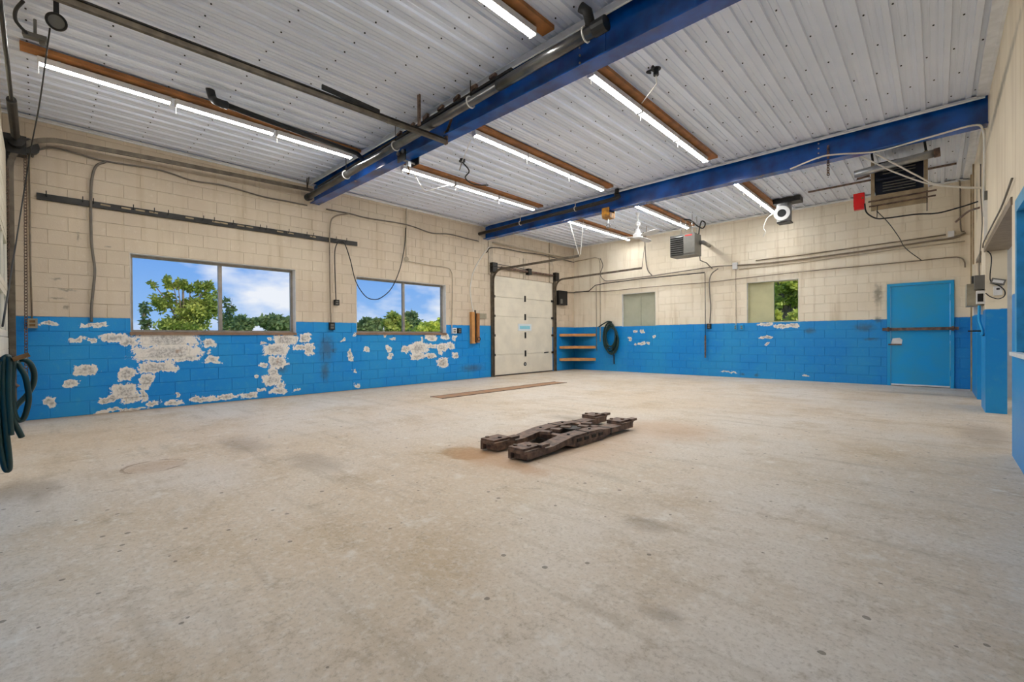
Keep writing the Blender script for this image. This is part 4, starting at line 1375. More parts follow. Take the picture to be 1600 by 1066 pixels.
MB().tube(smooth_path(wb([(946, 543), (950, 551), (957, 553), (963, 547), (966, 538)], 0.06), 5), 0.012, 6).build('thin_line', M['cable'], hz, smooth=True)
MB().tube(wb([(959, 545), (959.5, 569)], 0.06), 0.02, 8).build('nozzle', M['black'], hz)
MB().tube([pb(953, 505, 0.02), pb(953, 505, 0.22)], 0.018, 8).build('hook', M['dark'], hz)

# ------------------------------------------------------------------ green hose on the front wall
gh = empty('hose_bundle', (-4.55, YF, 0.1), 'green water hose hung in long loops beside the front overhead door', 'hose')


def fw(px, py, X):
    return at(px, py, 0, X)


HX = -4.50
for i, lp in enumerate([
        [(-2, 565), (-4, 600), (-3, 660), (1, 700), (8, 731), (14, 734), (14, 715), (10, 680), (6, 640), (4, 600), (5, 566), (9, 558), (14, 562), (13, 600), (14, 640), (17, 680)],
        [(14, 562), (20, 566), (18, 600), (20, 635), (26, 655), (36, 655), (42, 640), (45, 620), (40, 590), (32, 575), (27, 568), (22, 562), (17, 570), (14, 600), (15, 640), (22, 660), (30, 675), (34, 683)],
        [(25, 566), (35, 562), (46, 567), (53, 582), (52, 600), (44, 615), (34, 626), (26, 634), (23, 640)]]):
    MB().tube(smooth_path([fw(x, y, HX - 0.05 * i + 0.02 * math.sin(j)) for j, (x, y) in enumerate(lp)], 6), 0.017, 8).build('hose_loop', M['hose'], gh, smooth=True)
MB().tube([fw(20, 562, HX), fw(46, 554, HX)], 0.016, 10).build('nozzle', M['brass'], gh)
MB().tube([Vector((HX - 0.02, YF + 0.001, 0.93)), fw(10, 560, HX - 0.02), fw(24, 559, HX - 0.02)], 0.014, 8).build('hook', M['dark'], gh)
MB().tube([fw(18, 578, HX - .1), fw(21, 600, HX - .1), fw(28, 605, HX - .1)], 0.014, 8).build('valve', M['rust'], gh)


# ------------------------------------------------------------------ chains and rope by the front door
def chain(name, label, p0, p1, link=0.055, r=0.005, w=0.017):
    p0, p1 = Vector(p0), Vector(p1)
    k = int((p1 - p0).length / (link * 0.72))
    d = (p1 - p0) / k
    u = d.normalized()
    s = u.orthogonal().normalized()
    t2 = u.cross(s)
    mb = MB()
    for i in range(k):
        c = p0 + d * (i + .5)
        a = s if i % 2 else t2
        mb.tube([c + u * (link / 2 - w) * sy + (a * math.cos(an) + u * math.sin(an)) * w
                 for (sy, an) in [(1, 0), (1, math.pi / 4), (1, math.pi / 2), (1, 3 * math.pi / 4), (1, math.pi), (-1, math.pi), (-1, 5 * math.pi / 4), (-1, 3 * math.pi / 2), (-1, 7 * math.pi / 4), (-1, 2 * math.pi)]],
                r, 4, True)
    return tag(mb.build(name, M['rust']), label, 'chain')


cc0, cc1 = at(39.5, 240, 0, -8.66), at(41, 590, 0, -8.66)
chain('hand_chain', 'rusty hand chain hanging in the front corner before the window wall', cc0, cc1)
cc0, cc1 = at(11, 262, 0, -8.50), at(13, 440, 0, -8.50)
chain('hand_chain', 'rusty hand chain hanging against the front overhead door', cc0, cc1)
cp0 = pz(78, 44, 3.86)
tag(MB().tube(smooth_path([cp0, at(62, 160, 0, -6.5), at(47, 240, 0, -7.2), at(25, 380, 0, -7.0), at(4, 510, 1, -0.17)], 5), 0.006, 6).build('pull_rope', M['black'], smooth=True), 'thin dark pull rope hanging from the round ceiling reel to the front door', 'rope')
mo = empty('chain_hoist', (-8.66, -0.05, 3.55), 'dark chain wheel bracket above the front corner', 'hoist')
MB().tube([(-8.70, -0.06, 3.62), (-8.62, -0.06, 3.62)], 0.10, 16).build('chain_wheel', M['dark'], mo)
MB().box(XA, -0.10, 3.58, -8.70, -0.02, 3.66).build('bracket', M['dark'], mo)
# round reel near the ceiling
rc = pz(88, 34, 3.88)
re_ = empty('cord_reel', rc, 'round grey cord reel with black bracket under the ceiling by the front door', 'reel')
dirc = Vector((rc.x, rc.y, rc.z - H)).normalized()
MB().tube([rc - dirc * 0.05, rc + dirc * 0.05], 0.062, 24).build('drum', M['grey'], re_, smooth=False)
MB().torus(rc - dirc * 0.05, dirc, 0.062, 0.010, 28, 8).build('rim', M['dark'], re_)
MB().torus(rc + dirc * 0.05, dirc, 0.062, 0.010, 28, 8).build('rim', M['dark'], re_)
MB().box(rc.x - 0.018, rc.y - 0.018, rc.z, rc.x + 0.018, rc.y + 0.018, ZC - 0.002).build('bracket', M['black'], re_)
tube_thing('reel_cable', 'black cable arching between cord reel and front wall', 'cable', [pz(36, 2, 4.0), pz(25, 15, 3.98), pz(24, 30, 3.95), pz(32, 42, 3.92), pz(42, 52, 3.9)], 0.014, M['black'])
fx = pz(55, 58, 3.93)
fo = empty('flood_light', fx, 'small grey ceiling flood light beside the cord reel', 'light')
MB().obox(fx, (0.01, 0.08, 0), (0.035, -0.005, 0), (0, 0, 0.02)).build('housing', M['grey'], fo)
MB().tube([fx + Vector((0, 0, 0.03)), Vector((fx.x, fx.y, ZC))], 0.012, 6).build('stem', M['grey'], fo)
MB().obox(fx + Vector((0.0, 0.05, -0.035)), (0.01, 0.02, 0), (0.02, -0.005, 0), (0, 0, 0.016)).build('sensor', M['grey'], fo)

# ------------------------------------------------------------------ beam trolley with hook on first beam
tx = -5.62
tr = empty('beam_trolley', (tx, 3.755, 3.45), 'chrome beam trolley with small hook under the first blue beam', 'trolley')
for s in (-1, 1):
    y = 3.755 + s * 0.115
    MB().box(tx - 0.10, y - 0.008, 3.63, tx + 0.10, y + 0.008, 3.78).build('side_plate', M['dark'], tr)
    for k in (-1, 1):
        MB().tube([(tx + k * 0.06, y - s * 0.008, 3.752), (tx + k * 0.06, y - s * 0.035, 3.752)], 0.022, 12).build('roller', M['galv'], tr)
        MB().tube([(tx + k * 0.06, y + s * 0.008, 3.752), (tx + k * 0.06, y + s * 0.03, 3.752)], 0.03, 12).build('wheel_cap', M['galv'], tr)
MB().tube([(tx, 3.64, 3.655), (tx, 3.87, 3.655)], 0.018, 8).build('cross_bolt', M['galv'], tr)
MB().tube(smooth_path([(tx, 3.755, 3.655), (tx, 3.755, 3.56), (tx + 0.02, 3.755, 3.51), (tx, 3.755, 3.48), (tx - 0.03, 3.755, 3.50)], 5), 0.010, 8).build('hook', M['brass'], tr)
MB().box(tx - 0.03, 3.73, 3.58, tx + 0.03, 3.78, 3.65).build('shackle', M['galv'], tr)
# hoist on second beam
hx_ = pz(945, 331, 3.70).x
ht = empty('chain_hoist', (hx_, 8.35, 3.4), 'yellow hoist trolley with hook under the second blue beam', 'hoist')
for s in (-1, 1):
    y = 8.3525 + s * 0.11
    MB().box(hx_ - 0.085, y - 0.012, 3.60, hx_ + 0.085, y + 0.012, 3.79).build('side_plate', M['yellow'], ht)
    for k in (-1, 1):
        MB().tube([(hx_ + k * 0.065, y - s * 0.012, 3.768), (hx_ + k * 0.065, y - s * 0.04, 3.768)], 0.022, 10).build('roller', M['dark'], ht)
MB().box(hx_ - 0.09, 8.26, 3.58, hx_ + 0.09, 8.445, 3.69).build('body', M['yellow'], ht)
MB().tube([(hx_, 8.35, 3.58), (hx_, 8.35, 3.47)], 0.014, 8).build('swivel', M['galv'], ht)
MB().torus((hx_, 8.35, 3.43), (0, 1, 0), 0.045, 0.012, 16, 6).build('hook', M['galv'], ht)
chain('hook_chain', 'short dark chain hanging from the second blue beam near the dark heater', at(1294, 228, 1, 8.30) * 1 + Vector((0, 0, 0)), at(1294, 274, 1, 8.30), 0.05, 0.007, 0.016)

# ------------------------------------------------------------------ ceiling sockets with cords
c_ = pz(1025, 104, ZC)
cs = empty('ceiling_socket', c_, 'black ceiling socket with white cord running to the LED row', 'socket')
MB().tube([c_, c_ - Vector((0, 0, 0.03))], 0.055, 12).build('box', M['black'], cs)
MB().tube([c_ - Vector((0, 0, 0.03)), c_ - Vector((0, 0, 0.10))], 0.03, 10).build('plug', M['black'], cs)
MB().tube(smooth_path([c_ + Vector((-.03, 0, -.02)), c_ + Vector((-0.10, -0.02, -0.03)), c_ + Vector((-.09, .05, -.015))], 5), 0.012, 6).build('plug_tail', M['black'], cs)
MB().tube([c_ - Vector((0, 0, 0.10)), pz(1026, 131, 3.96), pz(1003, 161, 4.02)], 0.008, 6).build('cord', M['wcable'], cs)
c_ = pz(722, 249, ZC)
cs = empty('ceiling_socket', c_, 'black ceiling socket with a dangling black cable between the beams', 'socket')
MB().tube([c_, c_ - Vector((0, 0, 0.04))], 0.055, 12).build('box', M['black'], cs)
MB().tube(smooth_path([c_ - Vector((0, 0, .04)), pz(733, 267, 3.95), pz(727, 277, 3.9), pz(734, 285, 3.86), pz(746, 289, 3.85), pz(763, 289.5, 3.85)], 6), 0.012, 6).build('dangling_cable', M['black'], cs, smooth=True)
MB().tube([c_ - Vector((0, 0, .04)), pz(736, 218, 3.98)], 0.006, 6).build('cord', M['wcable'], cs)
MB().tube([c_ - Vector((0, 0, .04)), pz(718, 266, 4.0)], 0.010, 6).build('plug', M['grey'], cs)
tube_thing('light_cord', 'white cord sagging from the beam trolley to the LED row', 'cord', [pz(646, 270, 3.90), pz(656, 288, 3.88), pz(664, 300, 3.87), pz(684, 294, 3.9), pz(706, 288, 3.95)], 0.007, M['wcable'], smooth=False)

# ------------------------------------------------------------------ ceiling fan
fxx, fyy = -5.28, 10.05
cf = empty('ceiling_fan', (fxx, fyy, 3.45), 'white ceiling fan hanging behind the second blue beam', 'fan')
MB().tube([(fxx, fyy, 4.08), (fxx, fyy, 3.62)], 0.014, 8).build('down_rod', M['white'], cf)
MB().tube([(fxx, fyy, 4.08), (fxx, fyy, 4.02)], [0.06, 0.03], 14).build('ceiling_canopy', M['white'], cf)
MB().tube([(fxx, fyy, 3.86), (fxx, fyy, 3.84), (fxx, fyy, 3.78), (fxx, fyy, 3.75)], [0.03, 0.06, 0.06, 0.03], 14).build('rod_cover', M['white'], cf)
MB().tube([(fxx, fyy, 3.69), (fxx, fyy, 3.66), (fxx, fyy, 3.60), (fxx, fyy, 3.56), (fxx, fyy, 3.47), (fxx, fyy, 3.45)], [0.03, 0.055, 0.055, 0.11, 0.11, 0.06], 18).build('motor', M['white'], cf)
for a in (215, 335, 95):
    a = math.radians(a)
    u = Vector((math.cos(a), math.sin(a), 0))
    s = Vector((-math.sin(a), math.cos(a), 0))
    c = Vector((fxx, fyy, 3.50))
    bl = MB()
    prof_ = [(0.16, 0.045), (0.3, 0.065), (0.6, 0.075), (0.72, 0.06), (0.76, 0.03)]
    pg = [c + u * q - s * w + Vector((0, 0, w * 0.25)) for q, w in prof_] + [c + u * q + s * w - Vector((0, 0, w * 0.25)) for q, w in reversed(prof_)]
    bl.prism(pg, (0, 0, 0.008)).build('blade', M['white'], cf)
    MB().bar(c + u * 0.08, c + u * 0.24, 0.03, 0.012).build('blade_iron', M['white'], cf)

# ------------------------------------------------------------------ grey louvred unit heater
hx0, hx1, hy0, hy1, hz0, hz1 = -4.90, -4.28, 11.0, 11.42, 3.07, 3.60
uh = empty('unit_heater', ((hx0 + hx1) / 2, (hy0 + hy1) / 2, hz0), 'grey louvred gas unit heater hung on rods near the back wall', 'heater')
MB().box(hx0, hy0 + 0.02, hz0, hx1, hy1, hz1).build('cabinet', M['grey'], uh)
xm = hx0 + (hx1 - hx0) * 0.55
MB().box(xm, hy0, hz0 + 0.05, hx1, hy0 + 0.02, hz1).build('access_panel', M['grey'], uh)
MB().box(xm + 0.04, hy0 - 0.003, hz1 - 0.06, xm + 0.22, hy0, hz1 - 0.03).build('badge', M['red'], uh)
for k in range(9):
    z = hz0 + 0.04 + k * (hz1 - hz0 - 0.06) / 9
    MB().obox(((hx0 + xm) / 2, hy0 + 0.0, z + 0.02), ((xm - hx0) / 2 - 0.01, 0, 0), (0, 0.02, 0.012), (0, -0.002, 0.004)).build('louvre', M['galv'], uh)
MB().box(hx0 + 0.01, hy0 + 0.012, hz0 + 0.03, xm - 0.01, hy0 + 0.02, hz1 - 0.02).build('louvre_back', M['black'], uh)
for (x, y) in ((hx0 + 0.26, hy0 + 0.06), (hx1 - 0.08, hy0 + 0.06), (hx0 + 0.26, hy1 - 0.06), (hx1 - 0.08, hy1 - 0.06)):
    MB().tube([(x, y, hz1), (x, y, 4.072)], 0.007, 6).build('hanger_rod', M['galv'], uh)
MB().tube(smooth_path([(hx1 - 0.02, hy1 - 0.1, hz1), (hx1 + 0.0, hy1 - 0.1, hz1 + 0.15), (hx1 + 0.05, hy1 - .1, hz1 + 0.32), (hx1 + 0.14, hy1 - .1, hz1 + 0.25), (hx1 + .08, hy1 - .1, hz1 + .14), (hx1 - 0.05, hy1 - .12, hz1 + 0.22), (hx1 - 0.2, hy1 - .15, hz1 + 0.38), (hx1 - 0.35, hy1 - .2, hz1 + 0.42)], 5), 0.016, 8).build('gas_line', M['black'], uh, smooth=True)
fl0 = Vector((hx1, hy1 - 0.10, hz0 + 0.33))
MB().tube([fl0, fl0 + Vector((0.07, 0.03, 0.0)), pb(1108, 384, 0.01)], 0.05, 12).build('flue', M['grey'], uh, smooth=True)

# ------------------------------------------------------------------ dark blue heater in a timber frame with silver pipe
Yh = 9.50
bh = empty('hanging_heater', (-0.46, Yh + 0.2, 3.1), 'dark blue louvred heater in a hanging timber frame by the right wall', 'heater')
xl_, xr_ = pyy(1364, 290, Yh).x, pyy(1447, 280, Yh).x
zt_, zb_ = 3.90, 3.12
MB().box(xl_ + 0.03, Yh + 0.04, 3.36, xr_ - 0.03, Yh + 0.46, zt_).build('cabinet', M['navy'], bh)
MB().box(xl_ + 0.0, Yh + 0.06, 3.50, xl_ + 0.03, Yh + 0.5, 3.80).build('side_motor', M['black'], bh)
for (za, zb2) in ((3.40, 3.56), (3.68, 3.85)):
    for k in range(4):
        z = za + (zb2 - za) * k / 3.6
        MB().obox(((xl_ + xr_) / 2, Yh + 0.03, z + 0.02), (0.20, 0, 0), (0, 0.018, 0.010), (0, -0.002, 0.004)).build('louvre', M['grey'], bh)
MB().tube([(xl_ + 0.04, Yh + 0.03, 3.62), (xr_ - 0.14, Yh + 0.03, 3.62)], 0.03, 10).build('tube_bar', M['navy'], bh)
for x in (xl_, xr_):
    MB().box(x - 0.025, Yh - 0.01, zb_, x + 0.02, Yh + 0.04, zt_ + 0.02).build('timber_post', M['oldwood'], bh)
    MB().bar((x, Yh + 0.015, zt_ + 0.02), (x - 0.02, Yh + 0.015, ZC - 0.002), 0.03, 0.03, (0, 1, 0)).build('hanger_strap', M['black'], bh)
MB().box(xl_ + 0.02, Yh, zb_, xr_ - 0.025, Yh + 0.02, 3.36).build('timber_board', M['oldwood'], bh)
for (z, e) in ((3.19, 0.05), (3.27, 0.06)):
    MB().tube([(xl_ - e, Yh - 0.02, z), (xr_ + e + 0.06, Yh - 0.02, z + 0.01)], 0.013, 8).build('support_rod', M['rust'], bh)
MB().tube([(xr_ + 0.01, Yh - 0.02, 2.98), (xr_ + 0.01, Yh - 0.02, 3.30)], 0.006, 6).build('thread_rod', M['dark'], bh)
MB().tube([(xl_ + 0.05, Yh - 0.02, 2.98), (xl_ + 0.06, Yh - 0.02, 3.20)], 0.006, 6).build('thread_rod', M['dark'], bh)
q0, q1 = pyy(1335, 273, Yh - 0.09), pyy(1462, 239, Yh - 0.09)
sp = empty('silver_pipe', q0, 'silver metal pipe hung across the front of the dark blue heater', 'pipe')
MB().tube([q0, q1], 0.06, 16).build('pipe_run', M['galv'], sp, smooth=True)
MB().tube([q1 - (q1 - q0).normalized() * 0.02, q1 + (q1 - q0).normalized() * 0.05], 0.068, 14).build('end_cap', M['rust'], sp)
MB().bar(q0 + Vector((0.03, 0.03, -0.075)), q0 + Vector((0.2, 0.03, -0.06)), 0.03, 0.03).build('pipe_rest', M['rust'], sp)
rx0, rx1 = pyy(1333.5, 313, Yh).x, pyy(1350.5, 313, Yh).x
rb = empty('red_box', ((rx0 + rx1) / 2, Yh, 3.2), 'bright red metal box beside the dark blue heater', 'box')
MB().box(rx0, Yh, pyy(1342, 322, Yh).z, rx1, Yh + 0.10, pyy(1342, 302, Yh).z).build('body', M['red'], rb)
MB().box(rx0 + 0.005, Yh + 0.005, pyy(1342, 327, Yh).z, rx1 - 0.005, Yh + 0.09, pyy(1342, 322, Yh).z).build('lower_lip', M['red'], rb)
MB().box(rx0 + 0.11, Yh - 0.004, pyy(1342, 312, Yh).z, rx0 + 0.13, Yh, pyy(1342, 309, Yh).z).build('latch', M['brass'], rb)
tag(MB().box(-1.95, 11.06, 4.045, 0.25, 11.10, 4.073).build('ceiling_strut', M['rust']), 'dark rusty strut fixed to the ceiling behind the dark heater', 'strut')

# ------------------------------------------------------------------ round exhaust duct with white collar
dx_, dy_ = -2.45, 11.36
ed = empty('exhaust_duct', (dx_, dy_, 3.55), 'galvanised exhaust duct with white round collar under a dark ceiling box', 'duct')
MB().box(-2.635, 11.2, 3.97, -2.12, 11.50, 4.073).build('ceiling_box', M['dark'], ed)
MB().tube([(dx_, dy_, 3.97), (dx_, dy_, 3.58)], 0.145, 20).build('duct_body', M['galv'], ed, smooth=False)
MB().box(dx_ - 0.12, dy_ - 0.1, 3.55, dx_ + 0.14, dy_ + 0.14, 3.58).build('bottom_plate', M['dark'], ed)
dv = Vector((0.12, -1, -0.06)).normalized()
cc = Vector((dx_ - 0.01, dy_ - 0.16, 3.745))
mb = MB()
ring = []
s_ = dv.orthogonal().normalized()
u_ = dv.cross(s_)
for (r_, o_) in ((0.085, 0.0), (0.155, 0.0), (0.155, 0.025), (0.085, 0.025)):
    ring.append([cc + dv * o_ + (math.cos(2 * math.pi * k / 28) * s_ + math.sin(2 * math.pi * k / 28) * u_) * r_ for k in range(28)])
vs = [q for r_ in ring for q in r_]
fs = [(i * 28 + k, i * 28 + (k + 1) % 28, ((i + 1) % 4) * 28 + (k + 1) % 28, ((i + 1) % 4) * 28 + k) for i in range(4) for k in range(28)]
mb.add(vs, fs)
mb.build('collar', M['white'], ed)
MB().tube([cc - dv * 0.05, cc + dv * 0.004], 0.086, 20).build('duct_mouth', M['black'], ed)
tube_thing('light_cord', 'white knotted cord hanging beside the exhaust duct', 'cord', [Vector((-2.77, 11.83, 3.936)), pyy(1198, 342, 11.8), pyy(1193, 356, 11.8), pyy(1196, 362, 11.8), pyy(1192, 370, 11.8)], 0.007, M['wcable'])

# ------------------------------------------------------------------ electrical gear on the right wall
bz0, bz1 = pyy(1520, 478, 9.0).z, pyy(1520, 443, 9.0).z
eb = empty('breaker_box', (XR, 9.2, bz0), 'beige steel breaker boxes on the pier between the right wall openings', 'breaker box')
MB().box(XR - 0.17, 9.05, bz0, XR, 9.45, bz1).build('main_box', M['beigebox'], eb)
MB().box(XR - 0.10, 8.90, bz0 + 0.22, XR, 9.04, bz1 + 0.10).build('switch_box', M['grey'], eb)
MB().box(XR - 0.08, 8.90, bz0 + 0.02, XR, 9.04, bz0 + 0.20).build('meter', M['white'], eb)
MB().box(XR - 0.07, 8.893, bz0 + 0.05, XR - 0.015, 8.90, bz0 + 0.16).build('meter_window', M['dark'], eb)
MB().tube([(XR - 0.10, 9.2, bz1), (XR - 0.10, 9.2, bz1 + 0.12)], 0.02, 8).build('nipple', M['black'], eb)
MB().box(XR - 0.09, 9.3, 0.9 + 0.45, XR - 0.0, 9.42, bz0).build('cable_duct', M['white'], eb)
MB().tube(smooth_path([(XR - 0.05, 8.97, bz0), (XR - 0.05, 8.97, bz0 - 0.2), (XR - 0.02, 8.92, bz0 - 0.35), (XR - 0.03, 8.92, 1.05)], 5), 0.016, 8).build('flex_conduit', M['blue_door'], eb, smooth=True)
MB().tube(smooth_path([(XR - 0.05, 8.97, bz1 + 0.10), (XR - 0.05, 8.97, bz1 + 0.3), (XR - 0.02, 9.0, 2.6), (XR - 0.02, 9.3, 3.1), (XR - 0.02, 9.3, 3.5)], 5), 0.006, 8).build('feed_cable', M['cable'], eb, smooth=True)
sh = pr(1520, 526)
tag(MB().box(XR - 0.16, 9.0, 1.10, XR, 9.02, 1.12).box(XR - 0.02, 8.99, 1.04, XR, 9.03, 1.12).build('wall_hook', M['dark']), 'dark steel arm sticking out of the pier below the breaker box', 'hook')
# on the jamb of the wide opening (faces the camera)
YJ = 8.83
th = empty('thermostat', (0.60, YJ, pyy(1557, 462, YJ).z), 'white thermostat on the jamb of the wide opening', 'thermostat')
j0, j1 = pyy(1552, 462, YJ), pyy(1566, 447, YJ)
MB().box(j0.x, YJ - 0.04, j0.z, j1.x, YJ, j1.z).build('case', M['white'], th)
MB().box((j0.x + j1.x) / 2 - 0.015, YJ - 0.044, j1.z - 0.05, (j0.x + j1.x) / 2 + 0.015, YJ - 0.04, j1.z - 0.025).build('display', M['black'], th)
j0, j1 = pyy(1548, 446, YJ), pyy(1570, 435, YJ)
im = empty('intercom_box', (0.6, YJ, j0.z), 'tilted grey control box above the thermostat', 'box')
MB().obox(((j0.x + j1.x) / 2, YJ - 0.035, (j0.z + j1.z) / 2), ((j1.x - j0.x) / 2, 0, -0.018), (0, 0.034, 0), (0.01, 0, 0.035)).build('case', M['grey'], im)
MB().obox(((j0.x + j1.x) / 2, YJ - 0.071, (j0.z + j1.z) / 2), ((j1.x - j0.x) * 0.38, 0, -0.014), (0, 0.003, 0), (0.006, 0, 0.018)).build('label_plate', M['white'], im)
tube_thing('loop_cable', 'black cable looping around the thermostat on the jamb', 'cable',
           [pyy(x, y, YJ - 0.05) for x, y in [(1541, 391), (1548, 398), (1549, 410), (1547, 430), (1549, 441), (1562, 447), (1570, 455), (1569, 463), (1560, 467), (1548, 464), (1540, 458)]], 0.006, M['black'])
tube_thing('loop_cable', 'white cable falling down the right wall beside the second beam', 'cable',
           [(XR - 0.03, 8.42, 3.70), (XR - 0.02, 8.62, 3.45), (XR - 0.02, 8.6, 3.0), (XR - 0.02, 8.7, 2.7)], 0.011, M['wcable'])
wr = empty('wall_raceway', (XR, 8.3, 2.3), 'white cable raceway above the wide opening', 'raceway')
MB().box(XR - 0.03, 8.45, 2.30, XR, 8.55, 2.80).build('duct', M['white'], wr)
MB().prism([(XR - 0.03, 8.45, 2.80), (XR - 0.03, 8.55, 2.80), (XR - 0.03, 8.45, 2.92)], (0.03, 0, 0)).build('angled_end', M['grey'], wr)
tube_thing('wall_cable', 'thin cable running along the lintel of the wide opening', 'cable', [(XR - 0.02, 5.6, 2.36), (XR - 0.02, 6.4, 2.30), (XR - 0.02, 7.4, 2.30), (XR - 0.02, 8.7, 2.30), (XR - 0.02, 8.9, 2.25)], 0.008, M['cable'])
tube_thing('wall_pipe', 'dark pipe with flared end sticking out from the right wall', 'pipe',
           [(XR - 0.0, 9.9, 3.0), (XR - 0.12, 10.1, 3.0), (XR - 0.25, 10.4, 2.92)], 0.016, M['rust'])

# ------------------------------------------------------------------ trees outside
def tree(name, label, loc, crown, mat, nleaf, leaf, trunk_r=0.1, group=None, seed=1, branches=6, core=True):
    """crown: list of (x, y, z, rx, ry, rz) ellipsoids in world metres"""
    rnd = random.Random(seed)
    t = empty(name, loc, label, 'tree', group)
    base = Vector(loc)
    top = Vector((sum(c[0] for c in crown) / len(crown), sum(c[1] for c in crown) / len(crown), max(c[2] for c in crown)))
    MB().tube([base, base + (top - base) * 0.5 + Vector((rnd.uniform(-.2, .2), rnd.uniform(-.2, .2), 0)), top], [trunk_r, trunk_r * 0.7, trunk_r * 0.25], 7).build('trunk', M['bark'], t, smooth=True)
    for k in range(branches):
        c = crown[k % len(crown)]
        s = base + (top - base) * rnd.uniform(0.2, 0.6)
        e = Vector((c[0] + rnd.uniform(-.7, .7) * c[3], c[1] + rnd.uniform(-.7, .7) * c[4], c[2] + rnd.uniform(0, .8) * c[5]))
        MB().tube([s, (s + e) / 2 + Vector((0, 0, 0.15)), e], [trunk_r * 0.4, trunk_r * 0.25, trunk_r * 0.1], 5).build('branch', M['bark'], t)
    V, F = [], []
    tot = sum(c[3] * c[4] * c[5] for c in crown)
    for c in crown:
        # leaves gather in clumps
        ncl = max(3, int(14 * c[3] * c[4] * c[5] / tot * len(crown)))
        m = int(nleaf * c[3] * c[4] * c[5] / tot)
        cl = []
        for _ in range(ncl):
            while True:
                p = Vector((rnd.uniform(-1, 1), rnd.uniform(-1, 1), rnd.uniform(-1, 1)))
                if p.length <= 1:
                    break
            cl.append(p)
        spread = 0.15
        for _ in range(m):
            a = rnd.choice(cl)
            p = a * 0.8 + Vector((rnd.gauss(0, 1), rnd.gauss(0, 1), rnd.gauss(0, 1))) * spread
            q = Vector((c[0] + p.x * c[3], c[1] + p.y * c[4], c[2] + p.z * c[5]))
            d = Vector((rnd.gauss(0, 1), rnd.gauss(0, 1), rnd.gauss(0, .7))).normalized()
            s = d.orthogonal().normalized()
            n_ = len(V)
            L_ = leaf * rnd.uniform(0.7, 1.3)
            V += [q - base, q + d * L_ * .5 + s * L_ * .28 - base, q + d * L_ - base, q + d * L_ * .5 - s * L_ * .28 - base]
            F.append((n_, n_ + 1, n_ + 2, n_ + 3))
    me = bpy.data.meshes.new('foliage')
    me.from_pydata([tuple(v_) for v_ in V], [], F)
    me.materials.append(mat)
    o = bpy.data.objects.new('foliage', me)
    C.objects.link(o)
    o.parent = t
    tag(o, kind='stuff')
    return t


def crown_px(spots, X=None, Y=None, deep=1.0):
    out = []
    for (x, y, rx, ry) in spots:
        c = at(x, y, 0, X) if X is not None else at(x, y, 1, Y)
        a = at(x + rx, y, 0, X) if X is not None else at(x + rx, y, 1, Y)
        b = at(x, y - ry, 0, X) if X is not None else at(x, y - ry, 1, Y)
        w = (a - c).length
        out.append((c.x, c.y, c.z, w * deep, w * deep, b.z - c.z))
    return out


def tree_px(name, label, spots, mat, nleaf, leaf, X=None, Y=None, seed=1, tr=0.1, group=None, branches=6):
    cr = crown_px(spots, X, Y)
    base = (sum(c[0] for c in cr) / len(cr), sum(c[1] for c in cr) / len(cr), -0.16)
    return tree(name, label, base, cr, mat, nleaf, leaf, tr, group, seed, branches)


tree_px('leafy_tree', 'tall light green tree outside the largest window', [(268, 448, 16, 20), (290, 446, 16, 18), (318, 455, 18, 18), (300, 485, 34, 22), (255, 470, 18, 28), (330, 478, 18, 28), (285, 512, 44, 18), (238, 448, 8, 12)], M['leafA'], 8000, 0.125, X=-19, seed=3, tr=0.10, branches=10)
tree_px('sapling', 'thin dark sapling left of the tall tree outside the largest window', [(226, 484, 8, 14), (228, 505, 9, 14)], M['leafB'], 260, 0.12, X=-16.5, seed=4, tr=0.03)
tree_px('small_tree', 'dark small tree right behind the window mullion of the largest window', [(358, 480, 10, 18), (352, 502, 14, 18)], M['leafB'], 700, 0.13, X=-21.5, seed=5, tr=0.04)
tree_px('bush', 'rounded dark bush outside the largest window next to the small tree', [(378, 505, 16, 9), (372, 514, 20, 10)], M['leafB'], 2600, 0.3, X=-30, seed=6, tr=0.1)
tree_px('bush', 'wide dark bush at the right end of the largest window', [(412, 502, 16, 11), (432, 506, 22, 12), (455, 502, 12, 12)], M['leafB'], 4200, 0.35, X=-36, seed=7, tr=0.1)
tree_px('bush', 'low round bush at the left of the second wide window', [(572, 505, 10, 9), (588, 503, 9, 9), (575, 515, 18, 8)], M['leafB'], 3800, 0.42, X=-42, seed=8, tr=0.1)
tree_px('bush', 'leaning bush left of the mullion in the second wide window', [(618, 500, 11, 12), (608, 511, 12, 9), (626, 510, 10, 10)], M['leafA'], 3200, 0.36, X=-33, seed=9, tr=0.1)
tree_px('pointed_tree', 'pointed dark green tree right of the mullion in the second wide window', [(642, 488, 6, 11), (642, 500, 14, 12), (645, 512, 20, 10)], M['leafB'], 5200, 0.42, X=-46, seed=10, tr=0.12)
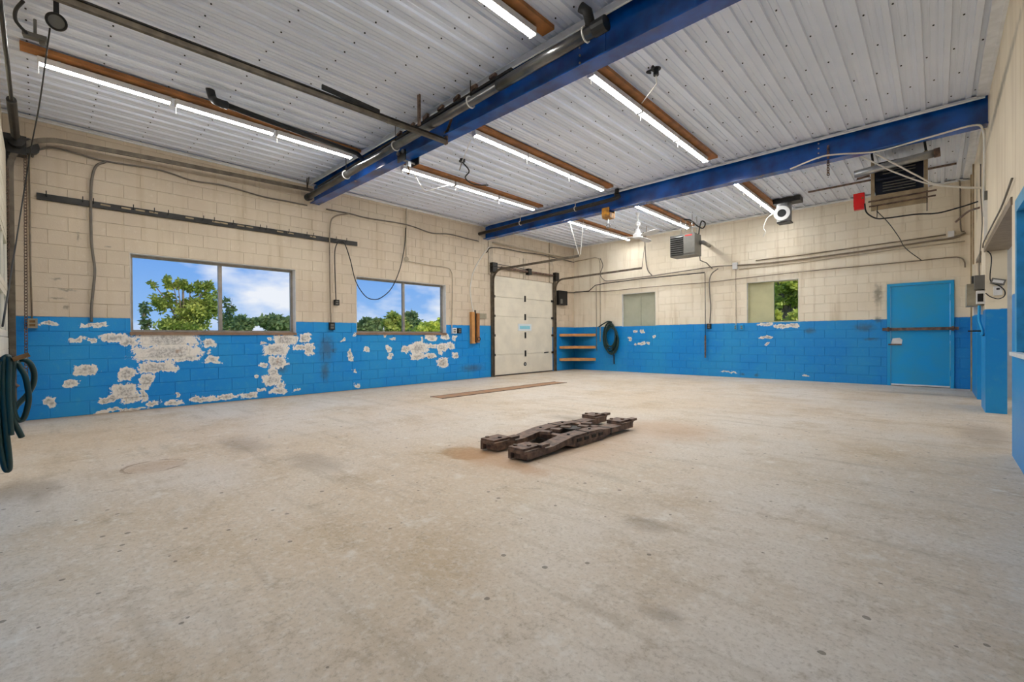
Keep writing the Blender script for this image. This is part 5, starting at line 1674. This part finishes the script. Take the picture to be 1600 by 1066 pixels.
tree_px('bush', 'low yellow-green bush at the right of the second wide window', [(675, 511, 14, 8), (690, 504, 7, 10), (665, 516, 18, 6)], M['leafC'], 3400, 0.30, X=-28, seed=11, tr=0.1)
tree_px('leafy_tree', 'sunlit tree with bare trunk behind the clear half of the second small window', [(1230, 448, 20, 14), (1250, 462, 14, 16), (1215, 440, 10, 8), (1255, 440, 14, 12), (1228, 470, 18, 8)], M['leafC'], 4200, 0.16, Y=17.0, seed=12, tr=0.22, branches=8)
tree_px('bush', 'yellow-green bush behind the clear half of the second small window', [(1242, 498, 9, 16), (1212, 494, 6, 16)], M['leafC'], 1500, 0.16, Y=16.2, seed=13, tr=0.05)
tree_px('leafy_tree', 'shaded dark tree far behind the second small window', [(1225, 470, 30, 30), (1250, 490, 30, 22), (1200, 490, 30, 22)], M['leafA'], 2600, 0.4, Y=25.0, seed=14, tr=0.2)


# ------------------------------------------------------------------ pieces that belong to a part become its sub-parts
def under(root_kind, child_kind, part_kind):
    for t in [o for o in bpy.data.objects if o.parent is None and o.name.split('.')[0] == root_kind]:
        kids = list(t.children)
        parts = [k for k in kids if k.name.split('.')[0] == part_kind]
        for k in kids:
            if k.name.split('.')[0] == child_kind and parts and k.name in ORG:
                p_ = min(parts, key=lambda q: (ORG[q.name] - ORG[k.name]).length)
                k.parent = p_
                k.location = ORG[k.name] - ORG[p_.name]


for a, b, c in (('unit_heater', 'badge', 'access_panel'), ('unit_heater', 'louvre', 'louvre_back'), ('red_box', 'latch', 'body'), ('breaker_box', 'meter_window', 'meter'),
                ('wall_socket', 'outlet', 'box'), ('intercom_box', 'label_plate', 'case'), ('thermostat', 'display', 'case'), ('beam_trolley', 'roller', 'side_plate'),
                ('beam_trolley', 'wheel_cap', 'side_plate'), ('chain_hoist', 'roller', 'side_plate'), ('hanging_heater', 'louvre', 'cabinet'), ('cord_reel', 'rim', 'drum'),
                ('exhaust_duct', 'duct_mouth', 'collar'), ('ceiling_fan', 'blade_iron', 'motor'), ('exhaust_pipe', 'strap_rod', 'strap'), ('peg_rail', 'slot', 'rail_bar')):
    under(a, b, c)
